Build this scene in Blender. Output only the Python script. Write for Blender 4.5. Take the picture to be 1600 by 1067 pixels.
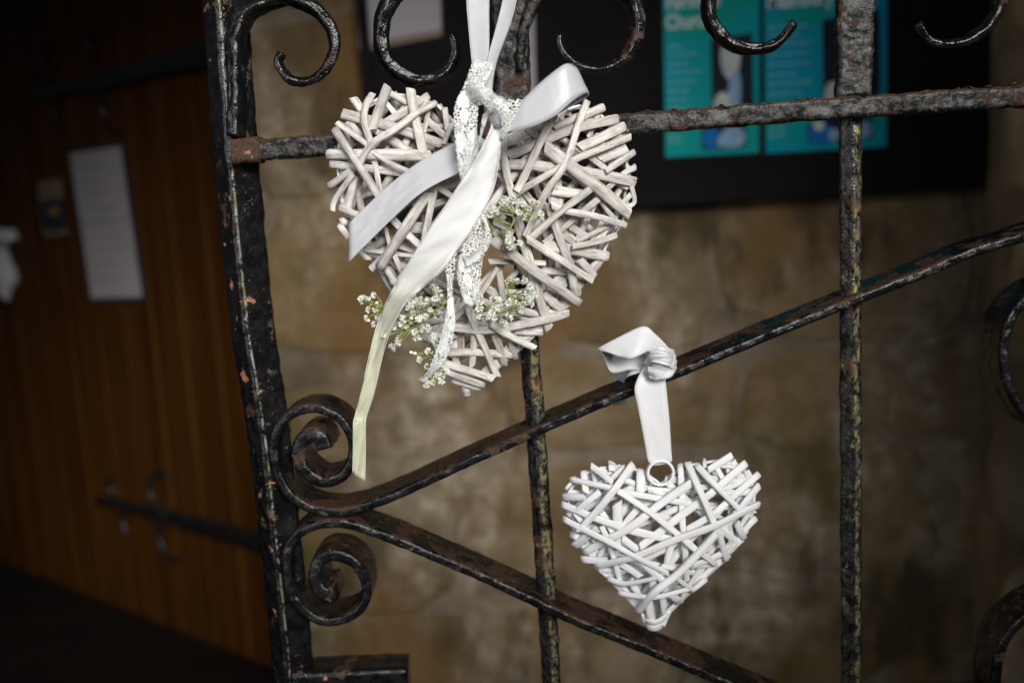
import bpy, bmesh, math, random
from mathutils import Vector, Matrix, noise, Euler
random.seed(7)
for o in list(bpy.data.objects):
    bpy.data.objects.remove(o)
scene = bpy.context.scene
C = scene.collection

# ------------------------------------------------------------------ camera
CAM_Z = 0.86
FPX = 1500.0
PITCH = math.atan(237.0 / FPX)
ROLL = math.radians(3.23)
R0 = Vector((1, 0, 0))
U0 = Vector((0, math.sin(PITCH), math.cos(PITCH)))
FW = Vector((0, math.cos(PITCH), -math.sin(PITCH)))
RT = R0 * math.cos(ROLL) - U0 * math.sin(ROLL)
UP = U0 * math.cos(ROLL) + R0 * math.sin(ROLL)
CAM = Vector((0, 0, CAM_Z))
cam_d = bpy.data.cameras.new('camera')
cam = bpy.data.objects.new('camera', cam_d)
C.objects.link(cam)
m = Matrix((RT, UP, -FW)).transposed().to_4x4()
m.translation = CAM
cam.matrix_world = m
cam_d.sensor_width = 36
cam_d.sensor_fit = 'HORIZONTAL'
cam_d.lens = FPX * 36 / 1600
cam_d.clip_start = 0.01
cam_d.clip_end = 100
cam_d.dof.use_dof = True
cam_d.dof.focus_distance = 0.700
cam_d.dof.aperture_fstop = 2.7
cam_d.dof.aperture_blades = 8
scene.camera = cam

# ------------------------------------------------------------------ light: soft daylight through the porch opening, plus an added edge lamp
w = bpy.data.worlds.new('World')
scene.world = w
w.use_nodes = True
bg = w.node_tree.nodes['Background']
bg.inputs['Color'].default_value = (0.80, 0.88, 1.0, 1)
bg.inputs['Strength'].default_value = 0.022


def area(name, loc, target, sx, sy, power, col, spread):
    d = bpy.data.lights.new(name, 'AREA')
    d.shape = 'RECTANGLE'
    d.size = sx
    d.size_y = sy
    d.energy = power
    d.color = col
    d.spread = math.radians(spread)
    o = bpy.data.objects.new(name, d)
    C.objects.link(o)
    o.location = loc
    o.rotation_euler = (Vector(target) - Vector(loc)).to_track_quat('-Z', 'Y').to_euler()
    return o


area('daylight_opening', (0.34, -0.42, CAM_Z + 0.52), (-0.05, 0.72, CAM_Z - 0.02), 1.0, 0.75, 3.7, (1.0, 0.98, 0.945), 33)
area('edge_fill_lamp', (-0.95, -0.35, CAM_Z + 0.15), (-0.10, 0.75, CAM_Z - 0.05), 0.25, 1.5, 0.95, (0.94, 0.97, 1.0), 50)  # added lamp, no real doorway: draws highlights along upright edges and fills

vs = scene.view_settings
scene.display_settings.display_device = 'sRGB'
vs.view_transform = 'Standard'
vs.look = 'None'
vs.exposure = 0.0
vs.gamma = 1.0
vs.use_curve_mapping = False
scene.render.engine = 'CYCLES'
scene.render.resolution_x = 1024
scene.render.resolution_y = 682


# ------------------------------------------------------------------ placing helpers
def ray(px, py):
    return RT * ((px - 800) / FPX) + UP * ((533.5 - py) / FPX) + FW


def P(px, py, y):
    """the point of the vertical plane at distance y that stands behind this place in the photograph"""
    d = ray(px, py)
    return CAM + d * (y / d.y)


def PP(px, py, p0, n):
    d = ray(px, py)
    return CAM + d * ((p0 - CAM).dot(n) / d.dot(n))


def catmull(pts, step):
    pts = [Vector(p) for p in pts]
    if len(pts) == 2:
        n = max(2, int((pts[1] - pts[0]).length / step) + 1)
        return [pts[0].lerp(pts[1], i / (n - 1)) for i in range(n)]
    ext = [pts[0] * 2 - pts[1]] + pts + [pts[-1] * 2 - pts[-2]]
    out = []
    for i in range(1, len(ext) - 2):
        a, b, c, d = ext[i - 1], ext[i], ext[i + 1], ext[i + 2]
        n = max(2, int((c - b).length / step) + 1)
        for k in range(n):
            t = k / n
            out.append(0.5 * ((2 * b) + (c - a) * t + (2 * a - 5 * b + 4 * c - d) * t * t + (3 * b - a - 3 * c + d) * t ** 3))
    out.append(pts[-1])
    return out


ORG = {}


def thing(name, loc, label, cat, group=None):
    o = bpy.data.objects.new(name, None)
    o.empty_display_size = 0.02
    o.location = loc
    C.objects.link(o)
    o['label'] = label
    o['category'] = cat
    if group:
        o['group'] = group
    ORG[o] = Vector(loc)
    return o


def tag(o, label=None, cat=None, group=None, kind=None):
    if label: o['label'] = label
    if cat: o['category'] = cat
    if group: o['group'] = group
    if kind: o['kind'] = kind
    return o


def mesh_obj(name, verts, faces, mat, parent=None, smooth=True, uvs=None, base=None):
    """world-space vertices -> one mesh object; its origin is the parent's (or base)"""
    org = ORG[parent] if parent is not None else Vector(base if base is not None else (0, 0, 0))
    me = bpy.data.meshes.new(name)
    me.from_pydata([tuple(Vector(v) - org) for v in verts], [], faces)
    if uvs is not None:
        uvl = me.uv_layers.new(name='UVMap')
        for poly in me.polygons:
            for li, vi in zip(poly.loop_indices, poly.vertices):
                uvl.data[li].uv = uvs[vi]
    if smooth:
        me.polygons.foreach_set('use_smooth', [True] * len(me.polygons))
    me.update()
    me.materials.append(mat)
    o = bpy.data.objects.new(name, me)
    C.objects.link(o)
    if parent is not None:
        o.parent = parent
    else:
        o.location = org
    ORG[o] = org
    return o


# ------------------------------------------------------------------ material helpers
class NT:
    def __init__(self, name):
        self.mat = bpy.data.materials.new(name)
        self.mat.use_nodes = True
        self.t = self.mat.node_tree
        self.b = self.t.nodes['Principled BSDF']
        self.out = self.t.nodes['Material Output']

    def n(self, kind, **kw):
        nd = self.t.nodes.new(kind)
        for k, v in kw.items():
            setattr(nd, k, v)
        return nd

    def l(self, a, b):
        self.t.links.new(a, b)

    def val(self, sock, v):
        if hasattr(v, 'is_linked') or isinstance(v, bpy.types.NodeSocket):
            self.l(v, sock)
        else:
            sock.default_value = v

    def coords(self, which='Object', scale=(1, 1, 1)):
        tc = self.n('ShaderNodeTexCoord')
        mp = self.n('ShaderNodeMapping')
        mp.inputs['Scale'].default_value = scale
        self.l(tc.outputs[which], mp.inputs['Vector'])
        return mp.outputs['Vector']

    def noise(self, vec, scale, detail=4, rough=0.55, w=None, dist=0.0):
        nd = self.n('ShaderNodeTexNoise')
        if w is not None:
            nd.noise_dimensions = '4D'
            self.val(nd.inputs['W'], w)
        self.l(vec, nd.inputs['Vector'])
        nd.inputs['Scale'].default_value = scale
        nd.inputs['Detail'].default_value = detail
        nd.inputs['Roughness'].default_value = rough
        nd.inputs['Distortion'].default_value = dist
        return nd.outputs['Fac']

    def ramp(self, fac, stops, interp='LINEAR'):
        r = self.n('ShaderNodeValToRGB')
        r.color_ramp.interpolation = interp
        e = r.color_ramp.elements
        while len(e) < len(stops):
            e.new(0.5)
        for el, (p, c) in zip(e, stops):
            el.position = p
            el.color = c if len(c) == 4 else (*c, 1)
        self.l(fac, r.inputs['Fac'])
        return r.outputs['Color']

    def mask(self, fac, lo, hi):
        mr = self.n('ShaderNodeMapRange')
        mr.interpolation_type = 'SMOOTHSTEP'
        self.l(fac, mr.inputs['Value'])
        mr.inputs['From Min'].default_value = lo
        mr.inputs['From Max'].default_value = hi
        return mr.outputs['Result']

    def math(self, op, a, b=0.0, clamp=False):
        nd = self.n('ShaderNodeMath', operation=op)
        nd.use_clamp = clamp
        self.val(nd.inputs[0], a)
        self.val(nd.inputs[1], b)
        return nd.outputs[0]

    def mix(self, fac, a, b, blend='MIX'):
        nd = self.n('ShaderNodeMix', data_type='RGBA', blend_type=blend)
        self.val(nd.inputs[0], fac)
        self.val(nd.inputs[6], a if not isinstance(a, tuple) else ((*a, 1) if len(a) == 3 else a))
        self.val(nd.inputs[7], b if not isinstance(b, tuple) else ((*b, 1) if len(b) == 3 else b))
        return nd.outputs[2]

    def bump(self, h, strength, dist, normal=None):
        nd = self.n('ShaderNodeBump')
        nd.inputs['Strength'].default_value = strength
        nd.inputs['Distance'].default_value = dist
        self.l(h, nd.inputs['Height'])
        if normal is not None:
            self.l(normal, nd.inputs['Normal'])
        return nd.outputs['Normal']

    def set(self, **kw):
        for k, v in kw.items():
            s = self.b.inputs[k]
            if isinstance(v, tuple) and len(v) == 3 and s.type == 'RGBA':
                v = (*v, 1)
            self.val(s, v)
        return self.mat


def iron(name, rust=0.50, chip=0.70, lichen=0.68, grey=0.0, top=0.0, rough=0.30, ridge=0.0, ridge_w=0.002, ridge_off=0.0, ridge_cols=None, spec=0.42):
    """black gloss paint over iron: rust blooms, orange primer chips, yellow lichen, rust gathered on upper faces"""
    k = NT(name)
    v = k.coords()
    big = k.noise(v, 26, 5, 0.65)
    mid = k.noise(v, 90, 5, 0.7)
    fine = k.noise(v, 420, 4, 0.7)
    paint = k.mix(k.mask(mid, 0.40, 0.62), (0.004, 0.004, 0.0045), (0.011, 0.010, 0.010))
    if grey:
        paint = k.mix(k.math('MULTIPLY', k.mask(k.noise(v, 130, 5, 0.75), 0.45, 0.60), grey), paint, (0.085, 0.078, 0.072))
    rustc = k.ramp(fine, [(0.3, (0.016, 0.0085, 0.005)), (0.55, (0.052, 0.026, 0.014)), (0.75, (0.12, 0.062, 0.036))])
    geo = k.n('ShaderNodeNewGeometry')
    sep = k.n('ShaderNodeSeparateXYZ')
    k.l(geo.outputs['Normal'], sep.inputs[0])
    upf = k.mask(sep.outputs['Z'], 0.35, 0.85)
    rm = k.math('ADD', k.math('ADD', big, k.math('MULTIPLY', mid, 0.35)), k.math('MULTIPLY', upf, top))
    rmask = k.mask(rm, rust + 0.175, rust + 0.215)
    c = k.mix(rmask, paint, rustc)
    cn = k.noise(v, 50, 4, 0.62, dist=0.25)
    cmask = k.mask(cn, chip, chip + 0.02)
    c = k.mix(cmask, c, k.ramp(fine, [(0.3, (0.20, 0.075, 0.034)), (0.7, (0.38, 0.18, 0.10))]))
    lm = k.math('MULTIPLY', k.mask(k.noise(v, 60, 6, 0.8), lichen - 0.08, lichen), k.mask(fine, 0.42, 0.60))
    c = k.mix(lm, c, (0.20, 0.19, 0.085))
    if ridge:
        # worn, lichen-grown arris; on the stile its pale grey is a painted gloss highlight
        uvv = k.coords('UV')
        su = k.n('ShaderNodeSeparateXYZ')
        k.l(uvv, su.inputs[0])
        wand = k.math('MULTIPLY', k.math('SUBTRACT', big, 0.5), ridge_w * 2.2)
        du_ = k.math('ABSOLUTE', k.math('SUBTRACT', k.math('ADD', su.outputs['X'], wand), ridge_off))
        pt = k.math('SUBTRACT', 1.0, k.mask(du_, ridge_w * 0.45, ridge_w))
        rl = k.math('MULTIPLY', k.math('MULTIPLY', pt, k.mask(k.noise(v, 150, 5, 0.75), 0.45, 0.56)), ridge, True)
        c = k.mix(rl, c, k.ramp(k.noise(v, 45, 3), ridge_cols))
    r = k.math('ADD', rough, k.math('MULTIPLY', k.math('MAXIMUM', rmask, cmask), 0.45))
    r = k.math('ADD', r, k.math('MULTIPLY', k.mask(mid, 0.5, 0.7), 0.10), True)
    h = k.math('ADD', k.math('ADD', k.math('MULTIPLY', mid, 1.0), k.math('MULTIPLY', fine, 0.10)), k.math('MULTIPLY', rmask, 0.25))
    h = k.math('SUBTRACT', h, k.math('MULTIPLY', cmask, 0.3))
    nrm = k.bump(h, 0.55, 0.0028)
    return k.set(**{'Base Color': c, 'Roughness': r, 'Normal': nrm, 'Specular IOR Level': spec})


M = {}
M['iron'] = iron('black_painted_iron', rust=0.62, chip=0.71, lichen=0.72, top=0.0, rough=0.13)
M['iron_stile'] = iron('black_painted_iron_chipped', rust=0.61, chip=0.652, lichen=0.70, ridge=0.5, rough=0.12, ridge_w=0.0010, ridge_off=0.0004, ridge_cols=[(0.38, (0.42, 0.42, 0.42)), (0.52, (0.24, 0.23, 0.18)), (0.62, (0.25, 0.25, 0.08))])  # ridge colours: gloss highlight painted in pale grey, then lichen
M['iron_brace'] = iron('rusted_flat_iron', rust=0.62, chip=0.72, lichen=0.68, top=0.12, rough=0.21, spec=0.30)
M['iron_rail'] = iron('flaking_grey_iron', rust=0.565, chip=0.75, lichen=0.66, grey=0.6, top=0.2, rough=0.34, spec=0.22)
M['iron_bar'] = iron('lichened_iron', rust=0.58, chip=0.75, lichen=0.64, grey=0.25, rough=0.15, ridge=0.9, ridge_w=0.0036, ridge_off=0.0018, ridge_cols=[(0.36, (0.10, 0.095, 0.085)), (0.48, (0.20, 0.19, 0.085)), (0.60, (0.17, 0.105, 0.06)), (0.68, (0.26, 0.26, 0.10))])
M['iron_end'] = iron('bare_rusty_iron', rust=0.10, chip=0.64, lichen=0.75, rough=0.4)


def twig_mat(name, stops, tint, rough, bump, vary, weather):
    k = NT(name)
    oi = k.n('ShaderNodeObjectInfo')
    uvv = k.coords('UV')
    wv = k.math('MULTIPLY', oi.outputs['Random'], 50.0)
    mp = k.n('ShaderNodeMapping')
    mp.inputs['Scale'].default_value = (330, 34, 1)
    k.l(uvv, mp.inputs['Vector'])
    mp2 = k.n('ShaderNodeMapping')
    mp2.inputs['Scale'].default_value = (1300, 70, 1)
    k.l(uvv, mp2.inputs['Vector'])
    streak = k.noise(mp.outputs['Vector'], 1.0, 5, 0.65, w=wv)
    fib = k.noise(mp2.outputs['Vector'], 1.0, 4, 0.6, w=wv)
    c = k.ramp(streak, stops)
    c = k.mix(k.math('MULTIPLY', k.mask(fib, 0.54, 0.66), tint[1]), c, tint[0])
    if weather:
        wz = k.noise(uvv, 55, 4, 0.6, w=wv)
        c = k.mix(k.math('MULTIPLY', k.mask(wz, 0.48, 0.64), 0.6), c, (0.40, 0.385, 0.385))
        c = k.mix(k.math('MULTIPLY', k.mask(k.noise(uvv, 110, 5, 0.7, w=wv), 0.62, 0.70), 0.75), c, (0.17, 0.125, 0.09))
    else:
        c = k.mix(k.math('MULTIPLY', k.mask(k.noise(uvv, 90, 5, 0.7, w=wv), 0.60, 0.72), 0.5), c, (0.50, 0.46, 0.40))
    # each twig took the whitewash a little differently
    bv = k.n('ShaderNodeMapRange')
    k.l(oi.outputs['Random'], bv.inputs['Value'])
    bv.inputs['To Min'].default_value = 1.0 - vary
    bv.inputs['To Max'].default_value = 1.0
    hs = k.n('ShaderNodeHueSaturation')
    k.l(c, hs.inputs['Color'])
    k.l(bv.outputs['Result'], hs.inputs['Value'])
    h = k.math('ADD', k.math('MULTIPLY', streak, 0.7), k.math('MULTIPLY', fib, 0.5))
    return k.set(**{'Base Color': hs.outputs['Color'], 'Roughness': rough, 'Normal': k.bump(h, bump, 0.0012), 'Specular IOR Level': 0.3})


M['twig'] = twig_mat('whitewashed_willow',
                     [(0.27, (0.12, 0.10, 0.085)), (0.37, (0.36, 0.305, 0.26)), (0.45, (0.58, 0.53, 0.475)), (0.58, (0.74, 0.715, 0.675))],
                     ((0.19, 0.165, 0.155), 0.75), 0.65, 1.0, 0.24, True)
M['twig_white'] = twig_mat('white_painted_willow',
                           [(0.24, (0.56, 0.53, 0.49)), (0.36, (0.66, 0.655, 0.65)), (0.6, (0.73, 0.73, 0.74))],
                           ((0.64, 0.63, 0.62), 0.4), 0.5, 0.7, 0.09, False)
k = NT('white_wire')
M['wire'] = k.set(**{'Base Color': (0.72, 0.72, 0.73), 'Roughness': 0.4})


def satin(name, c1, c2=None, y0=0, y1=1, rough=0.34, sheen=0.25):
    k = NT(name)
    uvv = k.coords('UV')
    col = (*c1, 1)
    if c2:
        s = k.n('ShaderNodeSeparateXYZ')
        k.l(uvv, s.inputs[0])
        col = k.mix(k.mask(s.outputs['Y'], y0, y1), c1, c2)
    mp = k.n('ShaderNodeMapping')
    mp.inputs['Scale'].default_value = (2600, 120, 1)
    k.l(uvv, mp.inputs['Vector'])
    weave = k.noise(mp.outputs['Vector'], 1.0, 2, 0.5)
    soft = k.noise(uvv, 60, 3, 0.5)
    h = k.math('ADD', k.math('MULTIPLY', weave, 0.05), soft)
    k.set(**{'Base Color': col, 'Roughness': rough, 'Normal': k.bump(h, 0.35, 0.0022), 'Specular IOR Level': 0.45,
             'Sheen Weight': sheen, 'Sheen Roughness': 0.4})
    tr = k.n('ShaderNodeBsdfTranslucent')
    k.val(tr.inputs['Color'], col)
    ms = k.n('ShaderNodeMixShader')
    ms.inputs[0].default_value = 0.22
    k.l(k.b.outputs[0], ms.inputs[1])
    k.l(tr.outputs[0], ms.inputs[2])
    k.l(ms.outputs[0], k.out.inputs['Surface'])
    return k.mat


M['satin'] = satin('silver_satin', (0.56, 0.56, 0.585))
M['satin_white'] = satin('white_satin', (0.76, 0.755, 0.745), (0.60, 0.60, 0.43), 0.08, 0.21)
M['ribbon_white'] = satin('white_grosgrain', (0.70, 0.70, 0.71), rough=0.5, sheen=0.1)

# lace: threads and net holes laid out in the ribbon's own width and length
k = NT('white_lace')
uvv = k.coords('UV')
sx = k.n('ShaderNodeSeparateXYZ')
k.l(uvv, sx.inputs[0])
vo = k.n('ShaderNodeTexVoronoi', feature='DISTANCE_TO_EDGE')
k.l(uvv, vo.inputs['Vector'])
vo.inputs['Scale'].default_value = 520
mp = k.n('ShaderNodeMapping')
mp.inputs['Scale'].default_value = (1.0, 0.62, 1)
k.l(uvv, mp.inputs['Vector'])
motif = k.n('ShaderNodeTexVoronoi', feature='F1')
k.l(mp.outputs['Vector'], motif.inputs['Vector'])
motif.inputs['Scale'].default_value = 105
band = k.mask(motif.outputs['Distance'], 0.39, 0.45)          # ring of open net round each woven flower
hole = k.math('MULTIPLY', k.mask(vo.outputs['Distance'], 0.09, 0.16), band)
mp3 = k.n('ShaderNodeMapping')
mp3.inputs['Scale'].default_value = (1900, 220, 1)
k.l(uvv, mp3.inputs['Vector'])
th = k.noise(mp3.outputs['Vector'], 1.0, 2, 0.5)
sheer = k.math('MULTIPLY', k.mask(th, 0.46, 0.64), 0.36)
alpha = k.math('SUBTRACT', 1.0, k.math('MAXIMUM', hole, sheer), True)
k.set(**{'Base Color': (0.74, 0.75, 0.73), 'Roughness': 0.8, 'Normal': k.bump(th, 0.6, 0.0008), 'Alpha': alpha, 'Specular IOR Level': 0.2})
M['lace'] = k.mat

k = NT('green_stem')
v = k.coords()
M['stem'] = k.set(**{'Base Color': k.ramp(k.noise(v, 120, 2), [(0.35, (0.13, 0.17, 0.035)), (0.65, (0.30, 0.34, 0.09))]), 'Roughness': 0.6})
k = NT('white_petal')
v = k.coords()
k.set(**{'Base Color': k.ramp(k.noise(v, 400, 2), [(0.35, (0.74, 0.75, 0.64)), (0.6, (0.88, 0.88, 0.84))]), 'Roughness': 0.7})
tr = k.n('ShaderNodeBsdfTranslucent')
tr.inputs['Color'].default_value = (0.8, 0.8, 0.72, 1)
ms = k.n('ShaderNodeMixShader')
ms.inputs[0].default_value = 0.3
k.l(k.b.outputs[0], ms.inputs[1]); k.l(tr.outputs[0], ms.inputs[2]); k.l(ms.outputs[0], k.out.inputs['Surface'])
M['petal'] = k.mat

# masonry: stones and joints weathered, limewashed and stained together
def stone_mat(name, a, b, c, smear=0.9, spread=(0.7, 1.2), own=True):
    k = NT(name)
    oi = k.n('ShaderNodeObjectInfo')
    tc = k.n('ShaderNodeTexCoord')
    v = tc.outputs['Object']
    mp = k.n('ShaderNodeMapping')
    mp.inputs['Scale'].default_value = (1.0, 1.0, 0.55)
    k.l(v, mp.inputs['Vector'])
    vv = mp.outputs['Vector']
    n1 = k.noise(v, 7, 5, 0.62, w=k.math('MULTIPLY', oi.outputs['Random'], 40.0))
    n2 = k.noise(v, 60, 5, 0.7)
    col = k.ramp(n1, [(0.30, a), (0.50, b), (0.68, c)])
    if own:
        bv = k.n('ShaderNodeMapRange')
        k.l(oi.outputs['Random'], bv.inputs['Value'])
        bv.inputs['To Min'].default_value, bv.inputs['To Max'].default_value = spread
        hs = k.n('ShaderNodeHueSaturation')
        k.l(col, hs.inputs['Color'])
        k.l(bv.outputs['Result'], hs.inputs['Value'])
        col = hs.outputs['Color']
    if smear:
        pale = k.ramp(k.noise(v, 26, 4, 0.65), [(0.32, (0.15, 0.112, 0.066)), (0.5, (0.27, 0.215, 0.145)), (0.68, (0.50, 0.42, 0.335))])
        col = k.mix(k.math('MULTIPLY', k.mask(k.noise(vv, 4.2, 6, 0.66, w=11.0, dist=0.5), 0.45, 0.60), smear), col, pale)
        col = k.mix(k.math('MULTIPLY', k.mask(k.noise(vv, 3.3, 5, 0.62, w=27.0), 0.52, 0.64), 0.85), col, (0.19, 0.105, 0.038))
        col = k.mix(k.math('MULTIPLY', k.mask(k.noise(vv, 3.9, 5, 0.62, w=3.0), 0.50, 0.63), 0.85), col, (0.088, 0.078, 0.022))
        col = k.mix(k.math('MULTIPLY', k.mask(k.noise(vv, 5.2, 5, 0.65, w=41.0), 0.52, 0.64), 0.85), col, (0.055, 0.041, 0.024))
    col = k.mix(k.math('MULTIPLY', k.mask(n2, 0.45, 0.7), 0.3), col, (0.07, 0.06, 0.045) if smear else a)
    return k.set(**{'Base Color': col, 'Roughness': 0.95, 'Specular IOR Level': 0.1,
                    'Normal': k.bump(k.math('ADD', n1, k.math('MULTIPLY', n2, 0.3)), 0.5, 0.006)})


M['stone'] = stone_mat('porch_stone', (0.11, 0.075, 0.032), (0.21, 0.145, 0.075), (0.30, 0.23, 0.145))
M['jamb'] = stone_mat('pale_dressed_stone', (0.14, 0.095, 0.045), (0.30, 0.22, 0.125), (0.48, 0.38, 0.25), smear=0.0)
M['mortar'] = stone_mat('lime_mortar', (0.13, 0.10, 0.065), (0.22, 0.175, 0.125), (0.33, 0.28, 0.22), own=False)
k = NT('varnished_oak')
v = k.coords('Object', (26, 26, 1.6))
n1 = k.noise(v, 1.4, 5, 0.6, dist=0.4)
M['oak'] = k.set(**{'Base Color': k.ramp(n1, [(0.3, (0.036, 0.012, 0.0016)), (0.55, (0.072, 0.025, 0.0032)), (0.75, (0.105, 0.040, 0.006))]),
                    'Roughness': 0.6, 'Specular IOR Level': 0.12, 'Normal': k.bump(n1, 0.2, 0.002)})
k = NT('board_black')
v = k.coords()
M['board'] = k.set(**{'Base Color': k.ramp(k.noise(v, 9, 3), [(0.3, (0.004, 0.003, 0.003)), (0.7, (0.008, 0.006, 0.006))]), 'Roughness': 0.85, 'Specular IOR Level': 0.2})
k = NT('hinge_iron')
v = k.coords()
M['hinge'] = k.set(**{'Base Color': k.ramp(k.noise(v, 40, 3), [(0.3, (0.006, 0.006, 0.006)), (0.7, (0.02, 0.018, 0.018))]), 'Roughness': 0.38, 'Normal': k.bump(k.noise(v, 90, 3), 0.5, 0.002)})


def plain(name, col, rough=0.6, col2=None, scale=20):
    k = NT(name)
    v = k.coords()
    c2 = col2 or tuple(x * 0.85 for x in col)
    return k.set(**{'Base Color': k.ramp(k.noise(v, scale, 3), [(0.35, c2), (0.65, col)]), 'Roughness': max(rough, 0.6), 'Specular IOR Level': 0.1})


M['paper'] = plain('notice_paper', (0.46, 0.42, 0.43), 0.7, (0.40, 0.365, 0.375), 9)
M['paper_rule'] = plain('notice_print', (0.40, 0.37, 0.39), 0.7)
M['paper_grey'] = plain('faded_paper', (0.42, 0.39, 0.42), 0.7)
M['paper_edge'] = plain('stained_paper', (0.26, 0.19, 0.15), 0.7)
M['teal'] = plain('poster_teal', (0.001, 0.33, 0.46), 0.5, (0.001, 0.31, 0.24), 7)
M['teal2'] = plain('poster_blue', (0.001, 0.27, 0.54), 0.5, (0.001, 0.31, 0.27), 7)
M['print'] = plain('poster_lettering', (0.68, 0.78, 0.78), 0.5)
M['print_dim'] = plain('poster_small_print', (0.13, 0.46, 0.52), 0.5)
M['photo_dark'] = plain('poster_photo_ground', (0.012, 0.018, 0.028), 0.35)
M['photo_pale'] = plain('poster_photo_pale', (0.62, 0.66, 0.60), 0.4, (0.40, 0.46, 0.45), 60)
M['photo_cloth'] = plain('poster_photo_cloth', (0.30, 0.45, 0.62), 0.4, (0.20, 0.34, 0.52), 40)
M['photo_blue'] = plain('poster_photo_blue', (0.01, 0.16, 0.50), 0.35)
M['yellow'] = plain('notice_yellow', (0.30, 0.19, 0.03), 0.6)
M['navy'] = plain('notice_navy', (0.03, 0.035, 0.06), 0.6)
M['cream'] = plain('notice_cream', (0.22, 0.17, 0.11), 0.6)
M['floor'] = stone_mat('porch_floor', (0.006, 0.004, 0.003), (0.009, 0.006, 0.0045), (0.013, 0.009, 0.007), smear=0.0)
M['white_cloth'] = plain('pale_cloth', (0.55, 0.55, 0.57), 0.8)
M['red'] = plain('dark_red_mat', (0.10, 0.006, 0.006), 0.8)


# ------------------------------------------------------------------ shape helpers
def sweep(name, path, section, mat, parent, depth_axis=Vector((0, 1, 0)), taper=None, amp=0.0006, fscale=90, seed=0.0, caps=True, ridge=False):
    """section = list of (n, b): n across the path, b along depth_axis"""
    n = len(path)
    ns = len(section)
    verts, faces = [], []
    uvs = [] if ridge else None
    fr = min(section, key=lambda q: q[1])
    acc = 0.0
    cn = sum(s[0] for s in section) / ns
    cb = sum(s[1] for s in section) / ns
    for i, p in enumerate(path):
        t = (path[min(i + 1, n - 1)] - path[max(i - 1, 0)]).normalized()
        b = (depth_axis - t * depth_axis.dot(t)).normalized()
        a = t.cross(b).normalized()
        s = taper(i / (n - 1)) if taper else (1.0, 1.0)
        c = p + a * cn + b * cb
        if i: acc += (p - path[i - 1]).length
        for (u, v) in section:
            if ridge:
                uvs.append((u - fr[0] if v < cb else 0.2, acc))
            q = p + a * u * s[0] + b * v * s[1]
            if amp:
                d = (q - c)
                if d.length > 1e-9:
                    d.normalize()
                f = noise.fractal(q * fscale + Vector((seed, seed * 1.7, 0)), 0.8, 2.1, 4)
                q = q + d * f * amp
            verts.append(q)
    for i in range(n - 1):
        for j in range(ns):
            j2 = (j + 1) % ns
            faces.append((i * ns + j, i * ns + j2, (i + 1) * ns + j2, (i + 1) * ns + j))
    if caps:
        faces.append(tuple(range(ns))[::-1])
        faces.append(tuple((n - 1) * ns + j for j in range(ns)))
    return mesh_obj(name, verts, faces, mat, parent, uvs=uvs)


def rect(w, d, off=0.0, k=6, r=0.18):
    """rounded rectangle, w across, d deep starting at depth off, k points a side"""
    pts = []
    hw = w / 2
    rr = r * min(w, d)
    def side(ax, ay, bx, by, nn):
        for i in range(nn):
            t = i / nn
            pts.append((ax + (bx - ax) * t, ay + (by - ay) * t))
    kw = max(2, int(k * w / max(w, d)) + 1)
    kd = max(2, int(k * d / max(w, d)) + 1)
    side(-hw + rr, 0, hw - rr, 0, kw)
    side(hw - rr, 0, hw, rr, 1)
    side(hw, rr, hw, d - rr, kd)
    side(hw, d - rr, hw - rr, d, 1)
    side(hw - rr, d, -hw + rr, d, kw)
    side(-hw + rr, d, -hw, d - rr, 1)
    side(-hw, d - rr, -hw, rr, kd)
    side(-hw, rr, -hw + rr, 0, 1)
    return [(a, b + off) for a, b in pts]


def rot_sec(sec, deg):
    c, s = math.cos(math.radians(deg)), math.sin(math.radians(deg))
    return [(a * c - b * s, a * s + b * c) for a, b in sec]


def circ(r, n=10, sq=1.0):
    return [(r * math.cos(2 * math.pi * i / n), r * sq * math.sin(2 * math.pi * i / n)) for i in range(n)]


def box(name, lo, hi, mat, parent=None, bev=0.0, base=None):
    bm = bmesh.new()
    bmesh.ops.create_cube(bm, size=1)
    for v in bm.verts:
        v.co = Vector([(lo[i] + hi[i]) / 2 + v.co[i] * (hi[i] - lo[i]) for i in range(3)])
    if bev:
        bmesh.ops.bevel(bm, geom=bm.edges[:], offset=bev, segments=2, affect='EDGES')
    vs_ = [v.co.copy() for v in bm.verts]
    bm.verts.index_update()
    fs = [tuple(v.index for v in f.verts) for f in bm.faces]
    bm.free()
    return mesh_obj(name, vs_, fs, mat, parent, smooth=False, base=base)


def quad_slab(name, corners, thick, nrm, mat, parent=None, base=None):
    """flat sheet with its outline in world points (any polygon), thickened along -nrm"""
    n = len(corners)
    vs_ = [c + nrm * thick for c in corners] + [Vector(c) for c in corners]
    fs = [tuple(range(n)), tuple(range(2 * n - 1, n - 1, -1))]
    for i in range(n):
        j = (i + 1) % n
        fs.append((i, i + n, j + n, j))
    o = mesh_obj(name, vs_, fs, mat, parent, smooth=False, base=base)
    bm = bmesh.new(); bm.from_mesh(o.data)
    bmesh.ops.recalc_face_normals(bm, faces=bm.faces[:])
    bm.to_mesh(o.data); bm.free()
    return o


YB = 1.50          # porch wall face
# ================================================================== SETTING
floor = mesh_obj('floor', [(-3.2, -1.2, 0), (1.6, -1.2, 0), (1.6, 3.6, 0), (-3.2, 3.6, 0)], [(0, 1, 2, 3)], M['floor'], smooth=False)
tag(floor, kind='structure')

# ---- porch wall of rubble stone with wide lime joints
x_left = P(398, 533, YB).x
wall = thing('porch_wall', (0.2, YB, 0), 'rough brown stone porch wall with pale mortar below the black board', 'wall')
xr, zt = 1.30, 2.0
box('mortar', (x_left, YB + 0.0008, 0), (xr, YB + 0.30, zt), M['mortar'], wall)


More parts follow.
